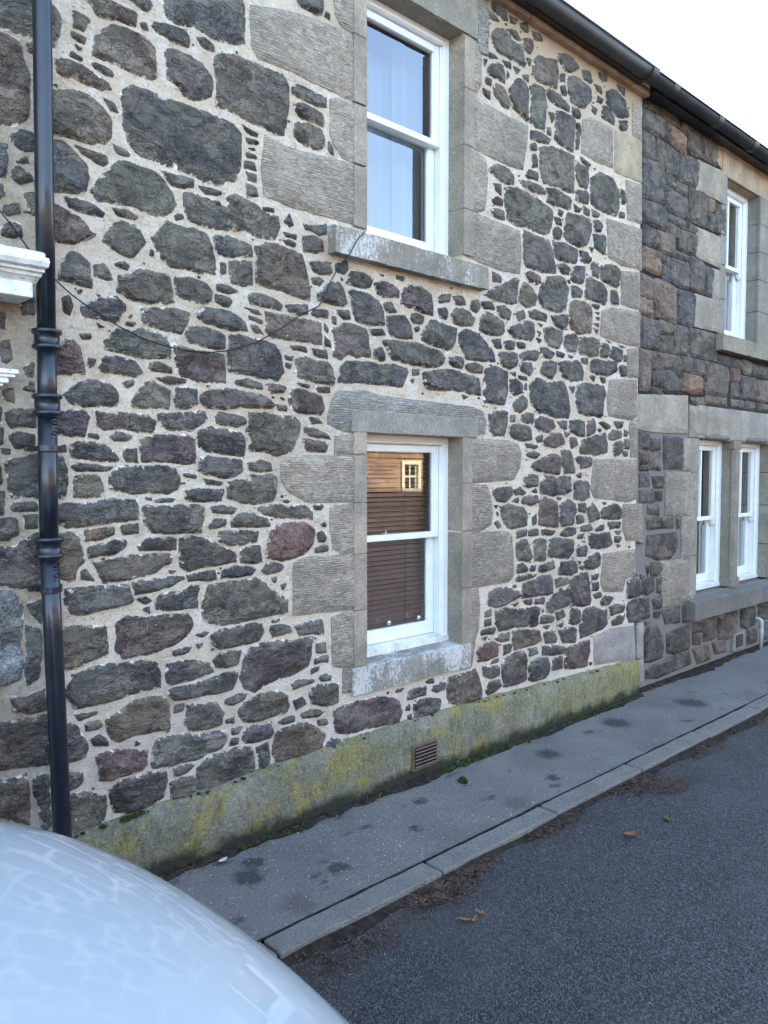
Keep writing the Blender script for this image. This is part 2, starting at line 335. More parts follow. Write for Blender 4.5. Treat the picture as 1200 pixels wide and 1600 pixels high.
d 1096,2634 1180,2653 1267,2652 1268,2576 1199,2549 1130,2563
d 1028,2710 1094,2728 1112,2678 1062,2672
d 1145,2713 1214,2731 1266,2727 1249,2682 1163,2673
d 1284,2729 1373,2728 1373,2706 1302,2698
d 1320,2646 1392,2675 1502,2687 1503,2632 1356,2617 1321,2625
d 1321,2592 1447,2615 1467,2562 1430,2526 1339,2551
D 1196,2804 1317,2851 1389,2882 1462,2881 1481,2817 1445,2769 1354,2769 1248,2767
p 1023,3154 1106,3137 1107,3106 1024,3103
d 960,3000 1074,3059 1174,3107 1260,3142 1279,3049 1280,2996 1176,2981 1042,2982
g 1297,3009 1332,3100 1367,3138 1458,3110 1496,3061 1478,3014 1387,2990
p 1384,3206 1438,3226 1531,3209 1550,3180 1494,3159 1420,3180
p 1343,3509 1452,3489 1640,3472 1679,3425 1720,3320 1721,3275 1567,3260 1383,3260 1347,3296 1345,3424
g 1533,3056 1551,3136 1625,3214 1761,3248 1841,3251 1883,3177 1845,3068 1845,3022 1726,3005 1571,3017
D 1759,3327 1839,3364 1900,3341 1881,3292 1800,3289
d 1841,3251 1902,3249 1902,3226
d 1688,2955 1766,2966 1886,3005 1888,2936 1828,2882 1728,2904
g 1593,2853 1651,2871 1808,2868 1810,2800 1771,2750 1653,2748 1594,2786
k 1906,3065 1967,3109 2093,3116 2203,3097 2205,3001 2185,2903 2056,2875 1930,2907 1887,2959
d 1849,2839 1972,2865 2015,2835 1995,2751 1892,2740 1851,2758
d 1499,2885 1574,2884 1555,2871
d 1518,2833 1556,2826 1537,2802
d 1500,2786 1575,2784 1538,2758
d 1558,2715 1653,2726 1712,2698 1674,2660 1577,2673
d 1751,2713 1852,2712 1832,2687 1752,2691
d 1872,2703 1955,2700 1934,2686
d 1579,2606 1635,2634 1753,2645 1734,2575 1696,2526 1599,2540 1560,2559
d 1773,2636 1894,2659 2061,2675 2084,2606 2085,2546 1937,2534 1814,2559 1793,2603
D 1432,2449 1524,2500 1658,2478 1836,2503 1898,2426 1921,2311 1902,2251 1701,2253 1527,2278 1452,2351
b 1000,2218 1067,2242 1168,2248 1186,2163 1153,2097 1052,2094 1001,2134
b 1220,2229 1273,2231 1273,2188 1221,2196
d 1326,2223 1398,2249 1472,2252 1473,2186 1399,2194 1345,2202
b 1204,2163 1291,2178 1436,2162 1456,2085 1401,2061 1257,2090 1222,2121
p 1491,2220 1585,2247 1701,2219 1722,2174 1664,2137 1548,2155 1491,2175
d 1781,2211 1882,2227 1883,2168 1802,2177
d 1512,2087 1587,2112 1588,2067 1531,2065
p 1607,2078 1703,2127 1823,2120 1865,2063 1744,2036 1607,2044
d 1383,2050 1531,2031 1513,2020 1401,2028
d 1402,1973 1476,1997 1551,1975 1514,1952 1421,1962
p 1459,1896 1552,1930 1706,1967 1786,1968 1807,1910 1788,1840 1669,1851 1515,1874
d 1825,2003 1928,2005 1972,1911 1994,1852 1869,1852 1827,1910
g 1369,1796 1460,1829 1535,1817 1536,1761 1442,1751 1369,1763
d 1574,1772 1631,1817 1789,1805 1932,1816 1934,1722 1831,1688 1672,1691 1575,1704
g 1039,1723 1089,1733 1227,1742 1227,1699 1176,1656 1090,1659 1056,1691
d 1262,1720 1333,1741 1388,1707 1370,1696 1280,1698
d 1462,1717 1517,1727 1537,1704
p 1352,1663 1407,1673 1537,1682 1538,1637 1463,1627 1353,1641
d 1245,1655 1316,1675 1317,1642
g 1125,1615 1228,1623 1371,1596 1409,1551 1410,1484 1301,1477 1195,1471 1160,1516
b 1556,1659 1633,1669 1772,1619 1774,1537 1775,1455 1637,1462 1559,1488
d 1813,1606 1915,1639 1999,1613 2001,1529 1981,1458 1836,1464 1814,1536
d 1040,1638 1090,1626 1074,1616
d 1918,2474 1980,2479 1960,2442
d 1923,2217 2028,2234 2114,2226 2116,2129 2030,2127 1924,2170
d 1926,2100 2010,2102 2032,2055 1948,2029
d 1863,2144 1925,2135 1884,2110
d 1771,1666 1852,1664 1792,1654
d 1923,3207 2006,3220 2070,3195 2050,3157 1945,3141
d 1921,3333 2003,3359 2088,3374 2090,3269 2006,3243 1922,3253
g 715,2344 792,2329 746,2316
d 1817,2398 1878,2402 1858,2377
d 894,4843 956,4868 957,4819 910,4810
d 1005,4848 1069,4854 1136,4840 1153,4806 1054,4788 1005,4818
d 926,4777 1021,4795 1071,4764 990,4753
d 926,4719 990,4723 958,4701
d 1186,4839 1254,4845 1238,4818 1187,4809
d 1103,4767 1153,4776 1153,4765
d 911,4644 958,4672 975,4638 912,4614
d 912,4595 959,4602 960,4563 896,4550
d 991,4644 1055,4708 1121,4723 1205,4683 1291,4694 1326,4665 1328,4582 1224,4576 1089,4580 1024,4586
d 1170,4752 1238,4767 1291,4735 1256,4712 1187,4738
d 1289,4827 1359,4864 1377,4819 1325,4799
p 1325,4748 1414,4770 1432,4734 1397,4680 1326,4686
d 1431,4829 1503,4845 1541,4817 1449,4794
d 944,4527 1024,4536 1057,4528 976,4509
d 913,4477 945,4478 929,4433
d 1123,4531 1190,4544 1190,4513 1140,4516
d 1224,4535 1293,4539 1259,4506
d 1157,4481 1174,4457 1158,4441
d 961,4424 1025,4486 1107,4495 1124,4450 1125,4399 1042,4392 961,4394
p 946,4369 1010,4381 994,4335 946,4339
d 915,4289 978,4290 979,4250 931,4255
g 1010,4351 1059,4377 1142,4344 1177,4252 1126,4247 1060,4276 1027,4306
p 1192,4370 1243,4438 1294,4476 1365,4469 1383,4443 1402,4396 1386,4222 1333,4248 1228,4278 1193,4319
g 1401,4460 1472,4494 1565,4503 1585,4391 1570,4223 1477,4217 1404,4228
d 1329,4509 1382,4527 1382,4496 1347,4494
d 1362,4636 1416,4644 1398,4606
b 1435,4556 1452,4646 1488,4691 1599,4709 1713,4738 1733,4679 1716,4564 1620,4554 1490,4532
d 1731,4788 1809,4816 1889,4811 1972,4784 1891,4733 1811,4717 1751,4751
d 1753,4664 1812,4684 1813,4629 1754,4620
d 1755,4576 1813,4607 1835,4547 1776,4517
d 1852,4664 1932,4703 2057,4710 2142,4693 2144,4612 2061,4540 1978,4502 1896,4522 1854,4587
d 1584,4498 1678,4518 1815,4507 1876,4482 1877,4437 1738,4438 1622,4457
d 1896,4488 1999,4498 2000,4441 1918,4416
d 1624,4359 1681,4377 1701,4339 1663,4305
d 1607,4245 1645,4256 1646,4213 1607,4212
p 1700,4383 1778,4418 1898,4421 1959,4406 1941,4310 1923,4180 1782,4185 1703,4207 1702,4295
d 1960,4395 2001,4396 2005,4225 1964,4202
p 1423,4169 1514,4196 1646,4180 1628,4142 1515,4132 1424,4127
p 1424,4085 1479,4111 1498,4062 1425,4053
d 1444,4015 1480,4036 1500,3955 1445,3940
d 1374,3868 1409,3909 1500,3912 1501,3869 1392,3852
g 1516,4089 1609,4126 1783,4141 1924,4135 1927,4021 1950,3890 1828,3883 1671,3878 1557,3872 1518,3960
g 984,3799 1065,3861 1165,3867 1234,3822 1235,3770 1116,3761 1033,3781
d 1033,3720 1099,3736 1100,3675 1050,3693
p 1018,3614 1067,3646 1117,3638 1118,3607 1035,3598
p 1003,3550 1068,3575 1135,3569 1135,3517 1036,3516
g 1304,3808 1410,3835 1577,3822 1596,3794 1447,3780 1339,3785
d 1614,3831 1749,3842 1890,3830 1891,3762 1751,3742 1616,3755
g 1150,3718 1235,3749 1376,3752 1522,3722 1655,3697 1675,3646 1658,3554 1563,3512 1415,3514 1238,3508 1169,3535 1151,3614
p 1752,3731 1811,3722 1792,3683 1752,3697
d 1714,3655 1773,3668 1793,3616 1715,3610
d 1677,3569 1754,3608 1794,3571 1775,3522 1697,3517
g 1833,3636 1872,3724 1995,3740 2165,3742 2167,3660 2126,3558 2000,3510 1876,3520 1835,3546
d 1698,3473 1836,3500 2000,3487 1981,3402 1839,3364 1719,3387
d 2034,4783 2118,4800 2162,4757 2142,4727 2056,4733
d 2248,4844 2359,4858 2360,4823 2271,4805
d 2206,4737 2272,4747 2295,4708 2229,4709
d 2362,4729 2452,4783 2569,4784 2642,4747 2669,4657 2574,4616 2411,4614 2364,4659
d 2167,4573 2232,4570 2212,4529 2168,4539
d 2252,4670 2319,4668 2297,4626 2231,4628
d 2298,4614 2387,4642 2480,4599 2482,4540 2390,4536 2300,4544
d 2552,4573 2646,4601 2672,4547 2577,4507 2553,4524
g 1966,4112 2113,4116 2137,4006 2117,3942 2011,3951 1968,4009
p 2027,4163 2156,4139 2113,4105 2028,4128
p 1970,3907 2117,3954 2140,3878 2119,3849 1972,3850
g 2158,4034 2288,4115 2471,4113 2567,4039 2570,3917 2525,3858 2340,3841 2162,3859
d 2571,3893 2643,3897 2644,3860 2572,3856
d 1952,3799 2036,3784 2015,3756 1953,3753
g 2077,3816 2142,3808 2143,3761 2078,3770
g 2185,3818 2296,3807 2274,3778 2186,3782
d 2209,3740 2275,3766 2321,3716 2299,3676 2232,3686
g 2212,3634 2345,3661 2369,3606 2348,3529 2236,3544
d 2148,3539 2214,3540 2193,3512
d 2022,3479 2106,3483 2172,3449 2151,3421 2044,3425
d 2590,4069 2638,4057 2641,3970 2593,3972
d 2497,4845 2615,4848 2616,4800 2545,4813
d 2173,3401 2216,3433 2284,3409 2286,3325 2197,3334
g 2329,3417 2442,3450 2584,3438 2564,3310 2446,3316 2331,3333
D 2111,3296 2175,3319 2355,3289 2401,3247 2381,3147 2246,3151 2114,3167
p 2471,3258 2541,3269 2568,3174 2473,3172
d 2180,3117 2313,3125 2292,3097 2202,3109
d 2248,3067 2315,3076 2293,3049
d 2248,3031 2316,3040 2294,3013
d 2228,2980 2294,2989 2295,2965
d 2228,2944 2296,2941 2274,2914
g 2036,2849 2099,2869 2298,2856 2300,2747 2234,2728 2038,2744
g 2343,2837 2412,2844 2459,2813 2415,2746 2323,2737
d 2460,2800 2506,2830 2650,2821 2652,2745 2556,2723 2461,2751
d 2676,2785 2725,2790 2726,2740 2677,2735
d 2060,2699 2146,2707 2147,2671 2082,2665
D 2191,2676 2234,2716 2416,2709 2556,2736 2558,2661 2465,2615 2282,2599 2192,2615
d 2605,2690 2703,2699 2730,2625 2632,2617
d 2171,2578 2259,2585 2238,2547
d 2327,2579 2396,2584 2397,2547 2351,2544
D 2022,2482 2086,2511 2239,2511 2374,2521 2377,2410 2335,2285 2156,2288 2048,2306 2003,2410
p 2157,2227 2245,2256 2269,2184 2248,2158 2160,2131
d 2313,2234 2405,2238 2499,2205 2429,2190
d 2546,2245 2667,2250 2643,2211 2571,2208
d 2292,2184 2360,2187 2338,2162
p 2053,2044 2096,2081 2293,2123 2407,2152 2432,2078 2434,2015 2252,1987 2076,1996
d 2454,2141 2524,2181 2645,2173 2646,2134 2550,2106 2455,2116
d 2693,2187 2768,2177 2744,2138 2694,2149
d 2527,2055 2574,2094 2671,2097 2649,2007 2553,1980
d 2695,2110 2770,2125 2772,2035 2697,2046
d 2674,2007 2748,2021 2749,1983 2699,1982
d 2013,1947 2055,1960 2230,1962 2232,1901 2078,1888
d 1995,1816 2080,1840 2080,1816
d 1996,1768 2081,1780 2190,1767 2193,1669 2128,1634 1998,1661
d 2042,1612 2150,1609 2151,1548 2064,1551
d 2173,1572 2261,1594 2331,1542 2332,1492 2197,1473
d 2354,1541 2399,1577 2588,1597 2662,1557 2665,1479 2495,1486 2378,1503
d 2352,1604 2468,1613 2422,1589
d 2319,2895 2411,2881 2528,2870 2458,2862
d 2552,2873 2723,2854 2625,2843
d 2022,1528 2108,1525 2131,1476 2045,1467
d 2046,1431 2220,1447 2243,1409 2089,1405
d 2289,1407 2403,1439 2403,1401 2312,1393
d 2473,1449 2641,1441 2642,1402 2498,1397
D 2200,1374 2312,1368 2498,1371 2525,1280 2407,1263 2224,1274
d 2546,1382 2667,1375 2644,1351
d 2571,1329 2669,1323 2645,1286 2572,1290
d 2597,1276 2671,1258 2622,1249
d 2026,1372 2133,1378 2112,1342 2047,1346
g 2048,1334 2157,1328 2135,1317
d 2049,1274 2158,1279 2159,1217 2050,1225
D 2138,1157 2204,1202 2339,1217 2364,1127 2273,1109 2161,1119
d 2051,1176 2095,1173 2073,1150
d 2074,1126 2117,1135 2118,1110
p 2011,1071 2097,1075 2185,1067 2209,979 2235,839 2146,837 1973,857 1929,958 1948,1040
d 2252,1049 2343,1053 2321,1018 2253,1024
d 2254,987 2345,990 2346,927 2255,937
g 2278,897 2370,912 2394,872 2302,869
d 2372,836 2441,867 2561,841 2513,807 2396,808
d 2780,949 2881,992 2960,958 2964,823 2861,808 2783,829
d 2959,999 3066,976 3013,940
D 2786,750 2861,794 3018,790 3051,610 2971,606 2815,613 2788,670
d 2515,769 2611,783 2735,756 2711,719 2613,718 2540,714
d 2542,649 2638,676 2738,676 2714,627 2616,613 2567,620
D 2125,790 2281,796 2374,760 2467,749 2470,646 2424,614 2286,607 2108,595 2084,672
d 1974,821 2103,793 2105,706 2019,706 1955,726
p 1897,457 1938,523 2065,540 2219,542 2221,454 2201,357 2026,374 1898,396
d 2223,378 2269,371 2246,349
d 1058,1510 1092,1519 1126,1485 1092,1466
d 1074,1584 1091,1573 1091,1551
d 1483,1525 1520,1547 1521,1490 1484,1480
d 1302,1433 1410,1450 1411,1405 1302,1400
d 1429,1438 1541,1444 1542,1409 1429,1404
d 1579,1442 1756,1421 1716,1400 1599,1406
d 1817,1395 1919,1437 2024,1432 2025,1384 1858,1381
g 1303,1356 1356,1386 1411,1372 1449,1302 1487,1254 1450,1234 1322,1244 1304,1289
g 1505,1355 1561,1374 1639,1358 1622,1221 1507,1230
d 1678,1356 1797,1361 1984,1338 1985,1266 1924,1210 1800,1231 1680,1251
p 1305,1201 1359,1219 1433,1168 1415,1147 1305,1156
d 1470,1187 1526,1183 1508,1150 1452,1155
d 1546,1170 1642,1185 1740,1200 1741,1154 1642,1139 1546,1147
p 1802,1101 1841,1181 2030,1178 2053,1091 1968,1075
d 1288,1125 1415,1136 1546,1124 1528,1103 1379,1094 1288,1102
p 1362,995 1379,1071 1528,1103 1682,1100 1722,1073 1724,979 1607,969 1417,978
g 1763,1058 1864,1072 1969,1050 1927,1018 1784,1009
p 997,991 1013,1043 1097,1066 1236,1052 1272,1015 1325,1021 1326,987 1237,964 1098,947 1014,957
d 1253,1073 1307,1079 1289,1058
d 1255,940 1326,943 1291,925
d 1363,939 1492,947 1474,915
p 1511,945 1626,943 1627,908 1512,922
d 1647,883 1725,932 1845,991 1949,980 1951,871 1848,859 1727,827 1648,848
D 1082,906 1202,913 1345,885 1474,892 1589,878 1571,811 1552,756 1383,779 1239,776 1117,781 1083,830
g 965,920 1031,933 1031,890 965,888
d 965,867 1032,869 1032,826 965,835
d 933,796 999,809 1066,799 1049,769 933,775
g 1067,734 1135,746 1222,745 1223,700 1135,702
g 917,745 999,755 966,738
d 1589,867 1628,862 1609,841
d 1571,811 1688,808 1748,789 1728,756 1571,765
d 1767,822 1869,821 1891,783 1789,760
d 1611,736 1709,735 1670,717
d 1789,724 1871,725 1851,704
d 1631,687 1730,685 1791,629 1771,608 1652,614
d 1811,674 1956,678 2019,669 2022,571 1874,593
b 1257,751 1421,739 1553,710 1593,646 1535,632 1386,620 1277,626 1258,695
r 886,665 934,700 1033,707 1101,686 1102,609 1001,604 902,609
d 1171,664 1241,665 1241,609 1171,609
d 1613,585 1732,579 1895,542 1896,505 1733,519 1614,538
G 1442,600 1536,597 1556,559 1461,551
d 1035,577 1120,584 1103,565 1035,566
p 1154,557 1206,592 1386,597 1406,515 1426,386 1316,383 1174,388 1138,493
d 952,548 1035,544 1120,540 1121,474 1036,468 952,505
d 1462,482 1537,504 1673,494 1715,416 1656,367 1540,365 1445,382
d 1734,460 1774,477 1855,476 1857,403 1735,401
p 987,390 1019,438 1121,441 1139,394 1071,374 1003,366
b 592,487 621,543 744,542 870,551 903,492 937,400 905,353 745,353 622,389
d 402,563 474,570 474,539 417,550
d 460,512 532,529 592,518 577,480 503,473 460,492
d 250,513 305,532 403,523 403,483 305,482 250,483
d 305,433 361,452 446,444 533,417 519,359 417,350 305,364
d 237,437 264,442 264,412 237,418
d 250,376 278,380 278,350 251,347
d 143,553 223,557 196,543 157,541
d 65,568 91,553 78,537
"""
RIGHT = """
d 2942,4873 3206,4892 3208,4841 2944,4823
d 2944,4810 3263,4844 3319,4822 3324,4678 3134,4649 2949,4659
b 3233,4913 3514,4921 3575,4845 3403,4821 3235,4849
d 3347,4817 3431,4829 3433,4776 3349,4765
d 3350,4738 3434,4750 3438,4657 3352,4673
o 3432,4816 3666,4803 3698,4731 3702,4649 3524,4654 3438,4657
d 3632,4903 4001,4901 4010,4705 3822,4682 3729,4712 3725,4821 3605,4840
b 4001,4901 4330,4909 4305,4712 4010,4705
D 2950,4647 3134,4636 3163,4580 3168,4451 2956,4445
d 3188,4639 3326,4639 3555,4609 3564,4394 3333,4442 3194,4471
D 3584,4617 3948,4660 3928,4401 3593,4387
D 2957,4432 3305,4448 3344,4138 3152,4120 2968,4102
b 3362,4423 3564,4380 3743,4383 3747,4287 3538,4292 3338,4310
d 3338,4297 3748,4273 3755,4094 3431,4091 3345,4125
b 3773,4391 4120,4404 4134,4104 3785,4101
o 4121,4390 4287,4386 4292,4285 4127,4262
d 4128,4248 4293,4256 4301,4096 4134,4104
D 2968,4089 3345,4111 3381,3905 3160,3898 2974,3910
d 3375,4065 3696,4067 3698,3998 3377,4011
b 3377,3998 3609,3993 3612,3911 3381,3891
d 3726,4074 3943,4064 3945,4007 3728,4005
D 2974,3898 3187,3891 3193,3720 2980,3731
g 3214,3896 3524,3907 3531,3730 3221,3712
d 3610,3980 3946,3993 3922,3818 3737,3797 3616,3815
d 4289,4357 4495,4360 4507,4109 4301,4096
o 2980,3718 3276,3723 3283,3523 3092,3530 2986,3537
d 3277,3696 3445,3714 3448,3633 3278,3643
d 3279,3630 3449,3620 3453,3498 3283,3523
d 3474,3706 3771,3719 3780,3495 3629,3485 3481,3516
d 3559,3777 3799,3781 3770,3733 3502,3725
b 3799,3781 4050,3799 4117,3753 4097,3488 3810,3514
d 4117,3753 4284,3753 4263,3484 4129,3493
b 2962,3481 3175,3465 3153,3316 3073,3303 2967,3326
o 2968,3287 3154,3289 3159,3157 2972,3171
o 3175,3478 3396,3488 3572,3448 3579,3269 3583,3159 3380,3160 3266,3212 3180,3320
d 3182,3253 3267,3198 3296,3162 3186,3161
D 3601,3453 3937,3463 3918,3174 3733,3164 3582,3186
D 2973,3145 3269,3131 3277,2903 3113,2899 2981,2897
b 3296,3149 3524,3151 3499,3051 3300,3041
b 3301,3014 3529,3041 3505,2900 3306,2893
g 3554,3141 3795,3144 3773,2914 3534,2903
b 3825,3148 4144,3158 4415,3147 4392,2918 4156,2910 3805,2903
b 2956,2868 3142,2862 3147,2702 3126,2540 2966,2541 2961,2712
k 3169,2865 3654,2874 3661,2691 3481,2759 3256,2712 3173,2731
D 3174,2704 3339,2733 3540,2751 3662,2663 3667,2550 3432,2548 3205,2599
d 3684,2877 3899,2884 3905,2755 3688,2764
d 3930,2887 4124,2877 4130,2745 3936,2758
o 3689,2736 4098,2728 4105,2581 3913,2568 3695,2595
b 4157,2880 4641,2866 4682,2776 4620,2586 4442,2589 4171,2585 4131,2730
d 4424,2967 4709,2965 4713,2888 4427,2906
d 4746,2968 4971,2959 4975,2896 4750,2891
L 5009,2979 5205,2966 5172,2849 5016,2852
D 5206,2950 5576,2951 6110,2930 6117,2826 5582,2851 5212,2853
o 4714,2872 4900,2873 4907,2747 4720,2748
g 4722,2717 4907,2732 4914,2605 4728,2593
D 4941,2814 5295,2811 5307,2599 4953,2592
o 5336,2798 5934,2829 5949,2588 5348,2585
g 4730,2562 5031,2565 5035,2501 4732,2515
D 5070,2568 5309,2566 5272,2498 5074,2503
d 3125,2566 3317,2567 3375,2530 3208,2505
g 4171,2571 4620,2570 4623,2509 4175,2497
g 5349,2569 5772,2577 5776,2509 5353,2503
g 3883,2522 4140,2539 4142,2480 3916,2481
d 2978,2185 3137,2191 3142,2043 2982,2053
p 3166,2138 3333,2129 3336,2047 3170,2030
b 2983,2026 3116,2029 3120,1921 2986,1920
b 3143,2016 3337,2019 3343,1868 3148,1881
d 2987,1907 3120,1908 3148,1867 2988,1867
D 3388,2173 3743,2156 3754,1883 3399,1882
d 2989,1840 3149,1840 3153,1731 2992,1733
D 3205,1813 3401,1812 3405,1715 3236,1717
d 2994,1693 3236,1703 3240,1593 2997,1599
D 3265,1689 3377,1687 3380,1604 3268,1606
p 3131,1569 3325,1577 3328,1480 3134,1501
d 3108,1461 3357,1465 3361,1367 3138,1364
d 3386,1450 3590,1442 3594,1356 3389,1366
o 3650,1440 3742,1436 3715,1350 3654,1353
p 3140,1310 3363,1311 3656,1310 3662,1152 3545,1088 3314,1091 3118,1147
d 3203,1072 3372,1059 3402,1000 3319,951 3207,961
d 3122,1051 3176,1047 3152,966
D 3072,919 3153,939 3263,943 3267,831 3157,801 3075,823
d 3320,923 3377,918 3381,791 3324,811
D 3104,765 3186,770 3191,603 3109,600
d 3242,750 3411,774 3415,660 3273,663
D 3416,631 3622,635 3743,636 3749,488 3478,510
D 3805,628 3900,617 3905,483 3811,480
D 3274,635 3387,635 3360,582 3275,593
d 3110,572 3221,558 3139,541
D 3115,448 3167,523 3334,515 3424,403 3457,298 3431,217 3233,207 3122,225
D 3511,419 3751,429 3939,434 3949,208 3638,212 3517,246
d 4003,440 4201,429 4205,337 4007,349
d 4008,334 4207,306 4177,218 4012,243
p 4234,456 4510,452 4520,245 4416,229 4243,239
k 4546,463 4992,440 4965,231 4851,214 4778,176 4558,208
D 5069,448 5432,438 5443,249 5240,226 5079,264
d 5516,446 5908,436 5919,257 5526,273
d 3668,207 3949,208 3987,66 3705,55
d 3152,151 3461,183 3639,198 3674,60 3351,45 3154,81
b 4014,198 4145,192 4348,192 4389,45 4118,44
k 4417,198 4740,198 4747,67 4493,76
d 5241,209 5489,192 5497,53 5250,56
d 5571,232 6013,210 6025,11 5624,52
"""
ASHLAR = """
UL -328,4399 -103,4491 -104,4219 -252,4223 -296,4264
UL -837,4114 -599,4178 -415,4202 -252,4214 -104,4219 -104,3860 -253,3864 -601,3878 -793,3873 -830,3921
UL -341,3827 -253,3855 -104,3852 -105,3533 -254,3536 -298,3574 -342,3636
UL -759,3523 -604,3497 -254,3527 -105,3524 -105,3194 -255,3205 -606,3201 -762,3220 -780,3347
UR 713,4550 865,4548 897,4481 899,4314 853,4239 716,4234
UR 716,4234 853,4239 884,4210 1161,4196 1387,4201 1388,4138 1338,3891 1199,3876 903,3888 856,3885 718,3886
UR 718,3886 856,3885 951,3851 968,3734 938,3535 859,3497 721,3496
UR 721,3496 859,3497 1308,3481 1328,3378 1312,3194 1106,3179 862,3197 723,3211
Q 2738,4790 2886,4862 2897,4525 2746,4532
Q 2042,4442 2147,4486 2460,4497 2468,4197 2242,4185 2026,4197
Y 2483,4504 2897,4525 2908,4198 2492,4179
Q 2659,4161 2908,4185 2918,3869 2693,3858
Q 2387,3803 2920,3831 2930,3498 2631,3483 2418,3506
Q 2608,3442 2905,3481 2915,3173 2615,3181
Q 2337,3092 2497,3139 2916,3160 2925,2876 2649,2871 2319,2895
Q 2723,2841 2899,2873 2907,2627 2730,2612
Q 2466,2578 2882,2612 2891,2312 2816,2270 2450,2290 2423,2438
Q 2766,2255 2892,2286 2902,1972 2800,1970
Q 2253,1950 2902,1959 2913,1628 2735,1606 2260,1655 2214,1718
Q 2686,1595 2992,1587 3030,1249 2898,1284 2744,1293 2691,1400
Q 2408,1212 2900,1217 2907,990 2754,978 2707,877 2416,907 2368,988
P 2286,569 2519,601 2894,576 2929,288 2292,342
P 2946,583 3052,582 3062,266 2955,283
P 2929,274 3062,266 3069,58 2935,83
LL -316,2048 -259,2050 -107,2073 -107,1948 -316,1936
LL -676,1889 -635,1922 -574,1940 -107,1939 -108,1678 -513,1688 -616,1741 -667,1791
LL -351,1658 -260,1673 -108,1678 -120,1389 -261,1390 -329,1430 -351,1545
LL -599,1373 -515,1400 -108,1389 -109,1070 -262,1079 -601,1095
LL -342,1054 -262,1070 -109,1070 -109,749 -263,757 -332,778 -343,886
LL -263,757 -121,742 -122,604 -264,613
LR 702,2072 1188,2066 1311,2037 1348,1972 1331,1884 1261,1796 859,1778 704,1779
LR 704,1779 972,1767 1023,1692 1040,1585 1025,1501 894,1454 706,1474
LR 706,1464 1196,1450 1249,1414 1268,1248 1270,1137 1217,1098 898,1097 709,1106
LR 709,1106 898,1087 915,958 900,811 869,752 838,578 713,578
LT -371,2106 -360,2167 -337,2237 -292,2291 -107,2305 40,2288 438,2277 823,2270 935,2246 968,2174 953,2101 857,2077 -247,2068 -270,2076
RA 3912,4659 4474,4693 4510,4672 4489,4399 4215,4394 3893,4374
RA 3906,4066 4435,4075 4450,3779 3918,3799
RT 4291,4907 4637,4960 5577,4946 5593,4688 5223,4665 4509,4687 4300,4735
RA 4245,3758 4450,3765 4465,3467 4258,3481
RA 3901,3469 4464,3482 4479,3182 3914,3171
RA 2911,2497 3815,2545 3830,2201 3187,2192 2920,2209
RA 3850,2461 4587,2444 5912,2447 5931,2153 4785,2156 3862,2173
RA 3739,2155 4054,2165 4067,1870 3720,1869
RA 3424,1854 4035,1855 4021,1441 3438,1477
RA 3737,1451 3988,1457 3974,1043 3753,1059
RA 3367,1075 3973,1058 4022,665 3411,663
"""

